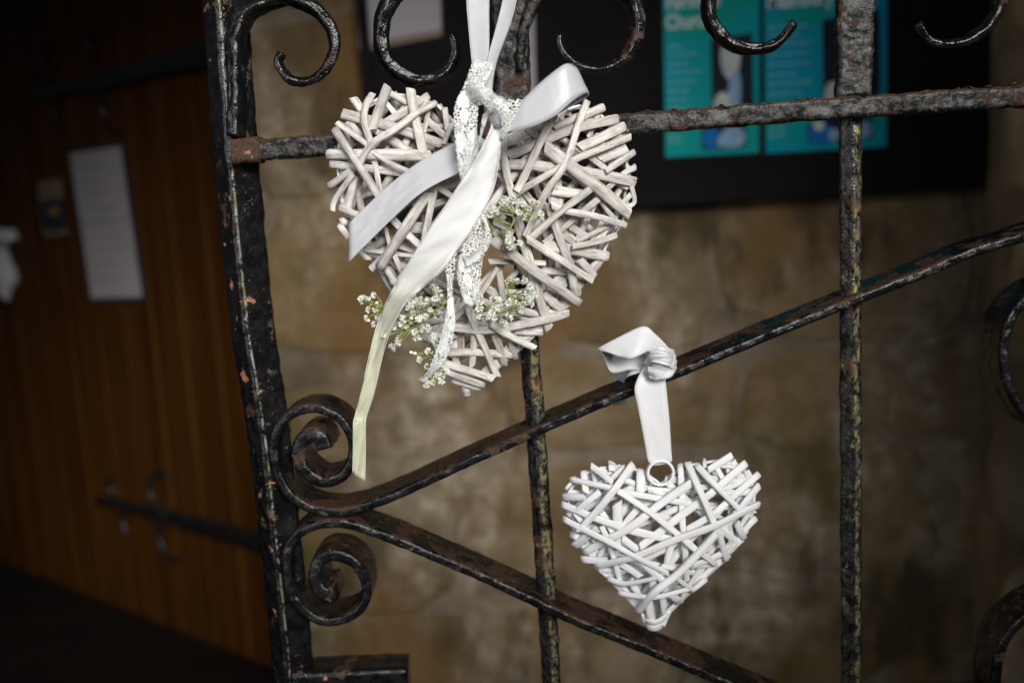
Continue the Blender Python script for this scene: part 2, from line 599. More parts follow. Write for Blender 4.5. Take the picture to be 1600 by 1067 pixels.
def stone_piece(x0, x1, z0, z1, yf, proud, rnd):
    """an uneven, round-shouldered stone standing proud of its joints"""
    n = 18
    cx, cz = (x0 + x1) / 2, (z0 + z1) / 2
    hx, hz = (x1 - x0) / 2, (z1 - z0) / 2
    rings = []
    seed = rnd.random() * 90
    for s, d in ((1.0, 0.02), (0.99, -0.35 * proud), (0.95, -0.8 * proud), (0.80, -proud), (0.45, -1.12 * proud)):
        ring = []
        for i in range(n):
            a = 2 * math.pi * i / n
            ca, sa = math.cos(a), math.sin(a)
            e = 0.50
            px = math.copysign(abs(ca) ** e, ca) * hx
            pz = math.copysign(abs(sa) ** e, sa) * hz
            f = 1 + 0.26 * noise.noise(Vector((ca * 1.6 + seed, sa * 1.6, seed)))
            yy = yf + d + 0.0015 * noise.noise(Vector((px * 9 + seed, pz * 9, s * 3)))
            ring.append(Vector((cx + px * s * f, yy, cz + pz * s * f)))
        rings.append(ring)
    vs_ = [v for r in rings for v in r] + [Vector((cx, yf - 1.15 * proud, cz))]
    fs = []
    for k_ in range(len(rings) - 1):
        for i in range(n):
            j = (i + 1) % n
            fs.append((k_ * n + i, k_ * n + j, (k_ + 1) * n + j, (k_ + 1) * n + i))
    L = (len(rings) - 1) * n
    for i in range(n):
        fs.append((L + i, L + (i + 1) % n, len(vs_) - 1))
    return vs_, fs


rs = random.Random(21)
z = 0.0
while z < zt - 0.05:
    h = rs.uniform(0.17, 0.28)
    x = x_left - rs.uniform(0, 0.02)
    while x < xr:
        wd = rs.uniform(0.18, 0.46)
        x1 = min(x + wd, xr)
        if x1 - x > 0.05:
            g = rs.uniform(0.004, 0.014)
            vs_, fs = stone_piece(max(x, x_left) + g, x1 - g, z + g + rs.uniform(-.006, .012), min(z + h, zt) - g, YB, rs.uniform(0.0002, 0.0020), rs)
            mesh_obj('stone', vs_, fs, M['stone'], wall)
        x = x1
    z += h

# ---- stone jamb at the end of the wall
YP = 1.41
pxl = P(1572, 533, YP).x
jamb = thing('stone_jamb', (pxl + 0.15, YP, 0), 'dressed stone jamb standing forward at the end of the porch wall', 'pillar')
box('core', (pxl + 0.008, YP + 0.008, 0), (pxl + 0.30, YB, zt), M['jamb'], jamb)
z = 0
while z < zt - 0.05:
    h = rs.uniform(0.20, 0.30)
    vs_, fs = stone_piece(pxl + 0.002, pxl + 0.29, z + 0.005, min(z + h, zt) - 0.005, YP + 0.006, 0.012, rs)
    mesh_obj('stone', vs_, fs, M['jamb'], jamb)
    z += h

# ---- black notice board on the wall
bz0 = P(1100, 318, YB - 0.03).z
bx0 = P(566, 100, YB - 0.03).x
bx1 = P(1529, 300, YB - 0.03).x
board = thing('notice_board', ((bx0 + bx1) / 2, YB, bz0), 'wide black notice board fixed to the porch wall', 'notice board')
box('panel', (bx0 + 0.012, YB - 0.028, bz0 + 0.012), (bx1 - 0.012, YB + 0.03, bz0 + 0.72), M['board'], board)
box('frame', (bx0, YB - 0.040, bz0), (bx1, YB + 0.02, bz0 + 0.014), M['board'], board, 0.003)
box('frame', (bx0, YB - 0.040, bz0 + 0.0145), (bx0 + 0.014, YB + 0.02, bz0 + 0.72), M['board'], board, 0.003)
box('frame', (bx1 - 0.014, YB - 0.040, bz0 + 0.0145), (bx1, YB + 0.02, bz0 + 0.72), M['board'], board, 0.003)
YN = YB - 0.029
NF = Vector((0, 1, 0))


def sheet(name, pts, y, mat, parent=None, thick=0.0008, base=None):
    return quad_slab(name, [P(a, b, y) for a, b in pts], thick, NF, mat, parent, base)


def text_mesh(name, s, px, py, h_px, y, mat, parent, ang=0.0, bold=0.02):
    cu = bpy.data.curves.new(name, 'FONT')
    cu.body = s
    cu.size = 1
    cu.offset = bold
    cu.resolution_u = 3
    o = bpy.data.objects.new(name, cu)
    C.objects.link(o)
    dg = bpy.context.evaluated_depsgraph_get()
    me = bpy.data.meshes.new_from_object(o.evaluated_get(dg))
    bpy.data.objects.remove(o)
    bpy.data.curves.remove(cu)
    p0 = P(px, py, y)
    sc = h_px / FPX * y / 0.72
    vs_ = []
    for v in me.vertices:
        vs_.append(p0 + Vector((v.co.x * sc * 0.74, 0, v.co.y * sc + v.co.x * sc * math.tan(ang))))
    fs = [tuple(p.vertices) for p in me.polygons]
    bpy.data.meshes.remove(me)
    return mesh_obj(name, vs_, fs, mat, parent, smooth=False)


def poster(x0, x1, yt, ybl, ybr, mat, label, titles, lines, photo, shapes):
    base = P((x0 + x1) / 2, (ybl + ybr) / 2, YN)
    t = thing('poster', base, label, 'poster', 'posters on the notice board')
    sl = (ybr - ybl) / (x1 - x0)
    sheet('sheet', [(x0, yt), (x1, yt + sl * (x1 - x0)), (x1 - 1, ybr), (x0 + 6, ybl)], YN - 0.001, mat, t)
    for s, px, py, h in titles:
        text_mesh('title', s, px, py, h, YN - 0.0022, M['print'], t, 0.02)
    r = random.Random(int(x0))
    for (px, py, wd) in lines:
        x = px
        vs_, fs = [], []
        while x < px + wd:
            ww = min(r.uniform(7, 18), px + wd - x)
            q = [(x, py - 2 + (x - px) * sl), (x + ww, py - 2 + (x + ww - px) * sl), (x + ww, py + 2.5 + (x + ww - px) * sl), (x, py + 2.5 + (x - px) * sl)]
            i = len(vs_)
            vs_ += [P(a, b, YN - 0.0022) for a, b in q]
            fs.append((i, i + 1, i + 2, i + 3))
            x += ww + 3
        mesh_obj('text_line', vs_, fs, M['print_dim'], t, smooth=False)
    ph = sheet('photo', photo, YN - 0.0028, M['photo_dark'], t)
    for nm, pts, mt, dy in shapes:
        q = []
        nn = len(pts)
        for i in range(nn):                      # soft outlines
            a, b_, c_, d_ = [Vector(pts[(i + j) % nn]).to_3d() for j in (-1, 0, 1, 2)]
            for tt in (0, 0.33, 0.66):
                v_ = 0.5 * ((2 * b_) + (c_ - a) * tt + (2 * a - 5 * b_ + 4 * c_ - d_) * tt * tt + (3 * b_ - a - 3 * c_ + d_) * tt ** 3)
                q.append((v_.x, v_.y))
        sheet(nm, q, YN - 0.0036 - dy, mt, ph, 0.0003)
    return t


poster(1034, 1187, -150, 246, 239, M['teal'], 'teal poster headed Church with a pale figure in its dark photo', 
       [('Fairstead', 1040, 15, 22), ('Church', 1040, 47, 22)],
       [(1043, 74, 24), (1043, 86, 46), (1043, 101, 34), (1043, 114, 54), (1043, 129, 42), (1043, 143, 36), (1043, 157, 32), (1043, 170, 32), (1043, 214, 24), (1043, 222, 22)],
       [(1111, 62), (1175, 52), (1178, 168), (1163, 176), (1167, 230), (1098, 235), (1096, 178), (1113, 172)],
       [('portrait', [(1128, 72), (1145, 68), (1156, 82), (1155, 104), (1147, 124), (1136, 122), (1127, 104)], M['photo_pale'], 0),
        ('collar', [(1140, 122), (1156, 114), (1156, 172), (1140, 176)], M['photo_cloth'], 0.0003),
        ('hand', [(1116, 160), (1124, 146), (1138, 148), (1140, 172), (1118, 174)], M['photo_pale'], 0.0005),
        ('cloth', [(1100, 206), (1112, 200), (1128, 212), (1122, 230), (1102, 230)], M['photo_blue'], 0),
        ('cup', [(1130, 205), (1150, 196), (1164, 210), (1158, 228), (1122, 228)], M['photo_cloth'], 0.0003)])
poster(1191, 1386, -150, 240, 229, M['teal2'], 'blue teal poster headed Mashbury partly behind the upright bar', 
       [('Mashbury', 1198, 14, 25)],
       [(1200, 44, 60), (1200, 56, 50), (1200, 70, 66), (1200, 86, 62), (1200, 102, 68), (1200, 118, 46), (1200, 132, 70), (1200, 148, 52), (1200, 202, 30), (1200, 213, 26)],
       [(1285, 32), (1374, 14), (1376, 146), (1362, 152), (1364, 216), (1262, 224), (1262, 196), (1288, 190)],
       [('portrait', [(1292, 134), (1302, 128), (1312, 136), (1314, 156), (1290, 158)], M['photo_pale'], 0),
        ('cloth', [(1266, 200), (1284, 194), (1306, 202), (1300, 222), (1266, 224)], M['photo_blue'], 0),
        ('hand', [(1270, 192), (1284, 188), (1288, 200), (1276, 204)], M['photo_pale'], 0.0003),
        ('cup', [(1294, 206), (1308, 202), (1312, 214), (1298, 220)], M['photo_cloth'], 0.0004),
        ('sleeve', [(1338, 196), (1358, 190), (1360, 212), (1340, 214)], M['photo_cloth'], 0.0004)])
nt = thing('pinned_notice', P(622, 74, YN), 'faded grey paper notice with brown stained lower edge on black board', 'notice')
sheet('sheet', [(556, -140), (684, -150), (690, 46), (560, 72)], YN - 0.001, M['paper_grey'], nt)
sheet('stained_edge', [(560, 72.5), (690, 46.5), (691, 56), (561, 82)], YN - 0.001, M['paper_edge'], nt)
st = sheet('paper_strip', [(812, -120), (832, -120), (838, 160), (822, 162)], YN - 0.001, M['paper_grey'], None, 0.0008, base=P(828, 160, YN))
tag(st, 'narrow pale paper strip on black board behind the flat upright', 'notice')

# ---- oak door standing open on the left
d0 = P(165, 350, 1.92)
du = Vector((-0.793, 0.61, 0)).normalized()
dn = Vector((-du.y, du.x, 0))
if dn.y > 0:
    dn = -dn                      # towards the camera
zb = PP(200, 990, d0, dn).z
zb = max(zb, 0.004)


def D(px, py, off=0.0):
    return PP(px, py, d0 + dn * off, dn)


def door_uv(p):
    q = p - d0
    return q.dot(du), p.z


def dpt(u, zz, off=0.0):
    p = d0 + du * u + dn * off
    return Vector((p.x, p.y, zz))


door = thing('oak_door', dpt(0.2, 0), 'dark varnished oak plank door with black strap hinges', 'door')
u_r = door_uv(D(352, 300))[0] - 0.13
u_l = door_uv(D(-60, 500))[0]
u = u_r
rd = random.Random(4)
while u < u_l:
    wd = rd.uniform(0.095, 0.115)
    a, b = u + 0.0012, u + wd - 0.0012
    ch = 0.003
    prof = [(a, -0.03), (b, -0.03), (b, -ch), (b - ch, 0), (a + ch, 0), (a, -ch)]
    vs_ = [dpt(x, zb, y) for x, y in prof] + [dpt(x, 2.1, y) for x, y in prof]
    fs = [(i, (i + 1) % 6, 6 + (i + 1) % 6, 6 + i) for i in range(6)] + [(5, 4, 3, 2, 1, 0), (6, 7, 8, 9, 10, 11)]
    mesh_obj('plank', vs_, fs, M['oak'], door, smooth=False)
    vs_ = [dpt(b, zb, -0.02), dpt(b + 0.0024, zb, -0.02), dpt(b + 0.0024, 2.1, -0.02), dpt(b, 2.1, -0.02)]
    mesh_obj('joint', vs_, [(0, 1, 2, 3)], M['oak'], door, smooth=False)
    u += wd


def strap(pts, w0, w1, curls):
    """tapering strap and its scrolled spurs, lying on the planks"""
    p3 = [D(a, b, 0.007) for a, b in pts]
    path = catmull(p3, 0.02)
    h = sweep('strap_hinge', path, rect(1.0, 0.008, -0.004, 4), M['hinge'], door, depth_axis=dn,
              taper=lambda t: (w0 + (w1 - w0) * t, 1.0), amp=0.0006, fscale=40)
    for c in curls:
        path = catmull([D(a, b, 0.006) for a, b in c], 0.006)
        sweep('curl', path, circ(0.0055, 8), M['hinge'], h, depth_axis=dn, amp=0.0005, taper=lambda t: (1.25 - 0.5 * t,) * 2)


strap([(352, 80), (260, 100), (170, 125), (95, 140), (55, 150)], 0.044, 0.018,
      [[(170, 128), (152, 108), (140, 82), (138, 60), (148, 48), (160, 52)],
       [(172, 132), (160, 158), (164, 188), (178, 206), (192, 204)],
       [(95, 140), (78, 128), (68, 104), (68, 78), (80, 66)],
       [(97, 142), (84, 160), (86, 186), (100, 204)],
       [(58, 150), (50, 142), (50, 126), (56, 118)], [(58, 150), (48, 156), (50, 166)]])
strap([(430, 850), (340, 828), (250, 803), (190, 788), (152, 781)], 0.040, 0.016,
      [[(262, 806), (242, 786), (234, 762), (240, 742), (254, 738), (264, 748)],
       [(258, 806), (248, 830), (256, 858), (272, 876), (284, 868)],
       [(192, 788), (176, 772), (172, 752), (180, 742)], [(194, 790), (190, 810), (198, 834)]])

pn = [(109, 240), (187, 229), (221, 464), (143, 466)]
dnote = thing('door_notice', D(180, 465, 0.006), 'tall pale printed paper notice pinned to the oak door', 'notice')
quad_slab('backing', [D(a, b, 0.003) for a, b in [(104, 234), (192, 222), (228, 470), (139, 473)]], 0.002, -dn, M['navy'], dnote)
quad_slab('sheet', [D(a, b, 0.005) for a, b in pn], 0.0008, -dn, M['paper'], dnote)
quad_slab('fold', [D(a, b, 0.0064) for a, b in [(127, 346), (203, 340), (203.3, 342), (127.3, 348)]], 0.0004, -dn, M['paper_rule'], dnote)
for i in range(9):
    t_ = 0.10 + i * 0.095
    L = Vector((109, 240)).lerp(Vector((143, 466)), t_)
    Rr = Vector((187, 229)).lerp(Vector((221, 464)), t_)
    a = L.lerp(Rr, 0.14); b = L.lerp(Rr, rd.uniform(0.6, 0.86))
    quad_slab('text_line', [D(a.x, a.y, 0.0064), D(b.x, b.y, 0.0064), D(b.x, b.y + 2.2, 0.0064), D(a.x, a.y + 2.2, 0.0064)], 0.0003, -dn, M['paper_rule'], dnote)
sn = thing('small_notice', D(84, 368, 0.006), 'small cream and navy card with yellow emblem on the oak door', 'notice')
quad_slab('card', [D(a, b, 0.004) for a, b in [(58, 284), (95, 279), (106, 366), (68, 371)]], 0.0008, -dn, M['cream'], sn)
quad_slab('panel', [D(a, b, 0.0054) for a, b in [(63, 314), (99, 310), (105, 358), (68, 363)]], 0.0004, -dn, M['navy'], sn)
quad_slab('emblem', [D(84 + 9 * math.cos(i * math.pi / 4), 330 + 7 * math.sin(i * math.pi / 4), 0.0066) for i in range(8)], 0.0004, -dn, M['yellow'], sn)

# ---- pale bow hanging at the far side of the door
pc = D(8, 362, 0.02)
hang = thing('pale_bow', D(8, 455, 0.02), 'pale cloth bow hanging at the outer edge of the oak door', 'bow')
def blob(name, c, rx, rz, ry, mat, parent, seed, amp=0.25):
    bm = bmesh.new()
    bmesh.ops.create_icosphere(bm, subdivisions=3, radius=1)
    vs_ = []
    for v in bm.verts:
        f = 1 + amp * noise.noise(v.co * 1.9 + Vector((seed, 0, 0)))
        vs_.append(Vector(c) + Vector((v.co.x * rx * f, v.co.y * ry * f, v.co.z * rz * f)))
    bm.verts.index_update()
    fs = [tuple(v.index for v in f.verts) for f in bm.faces]
    bm.free()
    return mesh_obj(name, vs_, fs, mat, parent)
blob('knot', D(6, 370, 0.02), 0.030, 0.016, 0.015, M['white_cloth'], hang, 2.0, 0.6)
blob('tail', D(5, 425, 0.02), 0.026, 0.058, 0.012, M['white_cloth'], hang, 5.0, 0.5)
blob('loop', D(-14, 405, 0.02), 0.030, 0.045, 0.012, M['white_cloth'], hang, 9.0, 0.5)

# ================================================================== IRON GATE
YG = 0.750
gate = thing('iron_gate', (P(400, 533, YG).x, YG, 0), 'weathered black wrought iron gate with scrolls and crossing bars', 'gate')


def trace(pts, y, step=0.0022):
    return catmull([P(a, b, y) for a, b in pts], step)


def to_z(path_px, y, ztop=None, zbot=None):
    pts = [P(a, b, y) for a, b in path_px]
    if ztop is not None:
        d = (pts[0] - pts[1]); d /= d.z
        pts.insert(0, pts[0] + d * (ztop - pts[0].z))
    if zbot is not None:
        d = (pts[-2] - pts[-1]); d /= d.z
        pts.append(pts[-1] + d * (zbot - pts[-1].z))
    return pts


ZT, ZB = 1.22, 0.0
stile_pts = to_z([(342, 0), (360, 240), (385, 500), (410, 663), (435, 883), (450, 1033)], YG - 0.012, ZT, ZB)
sec = rot_sec(rect(0.027, 0.027, 0, 8, 0.10), 40)
f0 = min(sec, key=lambda s: s[1])
sec = [(a - f0[0], b - f0[1]) for a, b in sec]
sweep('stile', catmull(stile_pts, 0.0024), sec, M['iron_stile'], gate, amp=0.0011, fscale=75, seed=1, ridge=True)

# pads welded to the foot and along the stile
sec_bar = rot_sec(rect(0.0130, 0.0130, -0.0065, 6, 0.16), 45)
mid_pts = to_z([(806, 200), (824, 500), (838, 680), (852, 900), (862, 1067)], YG, None, ZB)
sweep('bar', catmull(mid_pts, 0.0026), sec_bar, M['iron_bar'], gate, amp=0.0009, seed=3, ridge=True)
right_pts = to_z([(1329, 180), (1329, 533), (1330, 1067)], YG, None, ZB)
sweep('bar', catmull(right_pts, 0.0026), [(a * 1.08, b) for a, b in sec_bar], M['iron_bar'], gate, amp=0.0009, seed=5, ridge=True)

# flat leaf-shaped uprights above the rail
up1 = to_z([(795, -20), (799, 60), (802, 158)], YG - 0.010, ZT)
sweep('upright', catmull(up1, 0.0022), rect(0.0262, 0.012, 0, 12), M['iron_rail'], gate, amp=0.0016, fscale=110, seed=8,
      taper=lambda t: (1.35 - 0.35 * min(1, t * 1.15), 1))
sweep('tendril', trace([(850, -40), (836, 0), (822, 35), (814, 75), (812, 110)], YG - 0.014), circ(0.0042, 10), M['iron_rail'], gate, amp=0.0010, fscale=120, seed=9,
      taper=lambda t: (1.3 - 0.6 * t,) * 2)
up2 = to_z([(1341, -20), (1339, 70), (1336, 150)], YG - 0.010, ZT)
sweep('upright', catmull(up2, 0.0022), rect(0.0285, 0.012, 0, 12), M['iron_rail'], gate, amp=0.0017, fscale=105, seed=12,
      taper=lambda t: (1.12 - 0.20 * t, 1))

# rail
rl = sweep('rail', trace([(362, 236), (520, 226), (760, 209), (1000, 192), (1335, 167), (1680, 145)], YG - 0.018), rect(0.0152, 0.018, 0, 8, 0.12),
           M['iron_rail'], gate, amp=0.0014, fscale=85, seed=14)
sweep('rail_end', trace([(360, 236.3), (403, 233)], YG - 0.0215, 0.0016), rect(0.0185, 0.021, 0, 8, 0.14), M['iron_end'], rl, amp=0.0013, fscale=120, seed=15)
# rust flakes lifting off the rail's upper edge
rf = random.Random(3)
vs_, fs = [], []
for i in range(46):
    t = rf.random()
    px = 985 + t * 600 if rf.random() < 0.8 else 420 + rf.random() * 90
    py = 192 - (px - 1000) * 0.0735 + (-17 if px > 900 else -15) + (3 if px < 900 else 0)
    if px < 900: py = 236 - (px - 362) * 0.063 - 15
    c = P(px, py + rf.uniform(-1.5, 2.5), YG - 0.018 + rf.uniform(0, 0.014))
    i0 = len(vs_)
    r_ = rf.uniform(0.0009, 0.003)
    e = Euler((rf.uniform(-.35, .35), rf.uniform(-.3, .3), rf.uniform(0, 6.28))).to_matrix()
    m_ = 5
    for j in range(m_):
        a = j * 2 * math.pi / m_
        q = r_ * rf.uniform(0.55, 1.3)
        vs_.append(c + e @ Vector((math.cos(a) * q * 1.5, math.sin(a) * q, 0.0003)))
    for j in range(m_):
        vs_.append(vs_[i0 + j] - e @ Vector((0, 0, 0.0008)))
    fs.append(tuple(i0 + j for j in range(m_)))
    fs.append(tuple(i0 + m_ + j for j in range(m_))[::-1])
    for j in range(m_):
        fs.append((i0 + j, i0 + m_ + j, i0 + m_ + (j + 1) % m_, i0 + (j + 1) % m_))
tag(mesh_obj('rust_flakes', vs_, fs, M['iron_end'], rl, smooth=False), kind='stuff')

# braces: flat bars forged into scrolls at the stile
YF = YG - 0.018
flat = rect(0.0074, 0.041, 0, 14, 0.17)
b_up = [(1680, 343), (1600, 371), (1525, 393), (1450, 425), (1337, 470), (1210, 521), (1060, 583), (950, 627), (898, 649), (827, 680), (713, 731), (646, 762),
        (584, 788), (537, 800), (499, 799), (466, 786), (442, 760), (428, 717), (430, 679), (447, 653), (475, 640), (504, 641), (532, 657), (549, 684),
        (551, 712), (542, 736), (523, 750), (499, 752), (477, 738), (466, 714), (470, 691), (487, 679), (501, 686), (507, 702)]
tp = lambda t: (1.0 if t < 0.86 else 1.0 + 0.7 * (t - 0.86) / 0.14, 1.0)
sweep('brace', trace(b_up, YF, 0.0020), flat, M['iron_brace'], gate, amp=0.0010, fscale=110, seed=21, taper=tp)
b_lo = [(1330, 1150), (1200, 1095), (1120, 1062), (1000, 1012), (898, 971), (855, 950), (779, 914), (703, 881), (618, 845), (580, 831), (537, 819), (499, 820),
        (470, 832), (451, 855), (447, 888), (454, 926), (473, 954), (499, 970), (527, 971), (556, 959), (572, 935), (570, 907), (558, 885), (537, 871),
        (513, 869), (496, 881), (492, 902), (499, 924), (512, 931), (522, 928)]
sweep('brace', trace(b_lo, YF, 0.0020), flat, M['iron_brace'], gate, amp=0.0010, fscale=110, seed=24, taper=tp)
for pts, sd in (([(1690, 440), (1640, 447), (1606, 468), (1581, 500), (1571, 540), (1573, 580), (1583, 612), (1604, 645), (1640, 672), (1690, 680)], 31),
                ([(1690, 935), (1640, 945), (1604, 966), (1578, 992), (1563, 1025), (1558, 1067), (1565, 1110), (1590, 1150)], 34)):
    sweep('scroll', trace(pts, YF, 0.0022), rect(0.0080, 0.036, 0, 12, 0.17), M['iron_brace'], gate, amp=0.0010, fscale=100, seed=sd)

# rat-tail scrolls above the rail
YS = YG - 0.012
tops = [
    ([(369, 214), (370, 120), (371, 60), (384, 24), (412, 6), (452, -2), (491, 14), (514, 39), (523, 65), (518, 93), (502, 116), (480, 128), (457, 126), (441, 112), (435, 96), (440, 83)], 0.0105, 0.45, YS - 0.004),
    ([(770, -62), (730, -60), (680, -55), (640, -30), (612, 0), (597, 34), (596, 68), (606, 97), (630, 118), (659, 126), (688, 120), (706, 101), (712, 77), (705, 53)], 0.0120, 0.42, YS),
    ([(835, -50), (890, -52), (950, -40), (980, -12), (996, 25), (993, 62), (975, 92), (946, 108), (915, 107), (890, 93), (876, 72), (874, 54)], 0.0105, 0.40, YS),
    ([(1330, -60), (1240, -58), (1160, -45), (1118, -18), (1107, 10), (1117, 45), (1143, 69), (1178, 77), (1213, 68), (1241, 36)], 0.0105, 0.55, YS),
    ([(1340, -60), (1440, -60), (1520, -50), (1562, -10), (1550, 32), (1518, 60), (1482, 70), (1452, 62), (1434, 38)], 0.0100, 0.45, YS)]
for i, (pts, wd, tpr, yy) in enumerate(tops):
    s_ = rot_sec(rect(wd, wd * 1.35, -wd * 0.65, 7, 0.22), 22)
    sweep('scroll', trace(pts, yy), s_, M['iron'], gate, amp=0.0010, fscale=120, seed=40 + i,
          taper=lambda t, q=tpr: (1 - (1 - q) * max(0, (t - 0.35) / 0.65), 1 - (1 - q) * max(0, (t - 0.35) / 0.65)))
# foot rail stub
lo_ = P(462, 1150, YG - 0.015); hi_ = P(634, 1041, YG - 0.015)
sweep('foot_rail', [Vector((lo_.x + (hi_.x - lo_.x) * i / 40, YG - 0.015, hi_.z - 0.013 - 0.002 * i / 40)) for i in range(41)], rect(0.026, 0.030, 0, 8, 0.10), M['iron'], gate, amp=0.0009, seed=50)


# ================================================================== WICKER HEARTS
def inside(p, poly):
    r, n = False, len(poly)
    for i in range(n):
        (x1, y1), (x2, y2) = poly[i], poly[(i + 1) % n]
        if (y1 > p[1]) != (y2 > p[1]) and p[0] < (x2 - x1) * (p[1] - y1) / (y2 - y1) + x1:
            r = not r
    return r


def edge_dist(p, poly):
    best = 1e9
    n = len(poly)
    for i in range(n):
        a = Vector(poly[i]); b = Vector(poly[(i + 1) % n]); q = Vector(p)
        ab = b - a
        t = max(0, min(1, (q - a).dot(ab) / ab.length_squared))
        best = min(best, (q - (a + ab * t)).length)
    return best


def make_twig(pts3, r, mat, parent, rnd, flat_=False):
    """a split willow strip: boxy section, uneven width, the odd node, square-cut ends"""
    path = catmull(pts3, 0.0042)
    n = len(path)
    ns = 12
    seed = rnd.random() * 100
    ta = rnd.uniform(0.86, 1.10); tb = rnd.uniform(0.80, 1.05)
    cut0, cut1 = rnd.uniform(-0.8, 0.8), rnd.uniform(-0.8, 0.8)
    ex = rnd.uniform(0.50, 0.72) if flat_ else rnd.uniform(0.72, 0.95)
    sq = rnd.uniform(0.45, 0.62) if flat_ else rnd.uniform(0.70, 0.9)
    ph = rnd.uniform(-0.25, 0.25)
    verts, faces, uvs = [], [], []
    acc = 0
    shape = [1 + 0.07 * rnd.uniform(-1, 1) for _ in range(ns)]
    L = sum((path[i + 1] - path[i]).length for i in range(n - 1))
    nodes = [rnd.uniform(0, L) for _ in range(rnd.choice((0, 1, 1, 2)))] if L > 0.03 else []
    for i, p in enumerate(path):
        if i: acc += (p - path[i - 1]).length
        t = (path[min(i + 1, n - 1)] - path[max(i - 1, 0)]).normalized()
        if i == 0:
            b = Vector((0, 1, 0)) if abs(t.y) < 0.8 else Vector((0.3, 0, 1))
            if abs(t.y) >= 0.8:                      # a turned-back end: carry the frame from the face of the twig
                m_ = n // 2
                tm = (path[m_ + 1] - path[m_ - 1]).normalized()
                b = tm.rotation_difference(t) @ (Vector((0, 1, 0)) - tm * tm.y).normalized()
        else:
            b = tprev.rotation_difference(t) @ b
        b = (b - t * b.dot(t)).normalized()
        tprev = t
        a = t.cross(b)
        f = i / (n - 1)
        rr = r * (ta + (tb - ta) * f) * (1 + 0.10 * noise.noise(Vector((acc * 60, seed, 0))))
        for nd in nodes:
            rr *= 1 + 0.13 * math.exp(-((acc - nd) / 0.0024) ** 2)
        wob = a * 0.0008 * noise.noise(Vector((acc * 28, seed, 7))) + b * 0.0006 * noise.noise(Vector((acc * 28, seed, 17)))
        tw = ph + 0.5 * noise.noise(Vector((acc * 14, seed, 31)))
        for j in range(ns + 1):
            an = 2 * math.pi * (j + 0.5) / ns
            k_ = shape[j % ns]
            ca, sa = math.cos(an), math.sin(an)
            x_ = math.copysign(abs(ca) ** ex, ca) * rr * k_
            y_ = math.copysign(abs(sa) ** ex, sa) * rr * k_ * sq
            x2, y2 = x_ * math.cos(tw) - y_ * math.sin(tw), x_ * math.sin(tw) + y_ * math.cos(tw)
            sh = (cut0 * r * ca if i == 0 else 0) + (cut1 * r * ca if i == n - 1 else 0)
            verts.append(p + wob + a * x2 + b * y2 + t * sh)
            uvs.append((j / ns * 2 * math.pi * r, acc))
    N = ns + 1
    for i in range(n - 1):
        for j in range(ns):
            faces.append((i * N + j, i * N + j + 1, (i + 1) * N + j + 1, (i + 1) * N + j))
    for b0, rev in ((0, True), ((n - 1) * N, False)):
        i0 = len(verts)
        for j in range(ns):
            verts.append(verts[b0 + j].copy()); uvs.append((0.004 * math.cos(j), 0.5 + 0.004 * math.sin(j)))
        fc = tuple(range(i0, i0 + ns))
        faces.append(fc[::-1] if rev else fc)
    o = mesh_obj('twig', verts, faces, mat, parent, uvs=uvs)
    o.data.polygons[len(faces) - 1].use_smooth = False
    o.data.polygons[len(faces) - 2].use_smooth = False
    return o


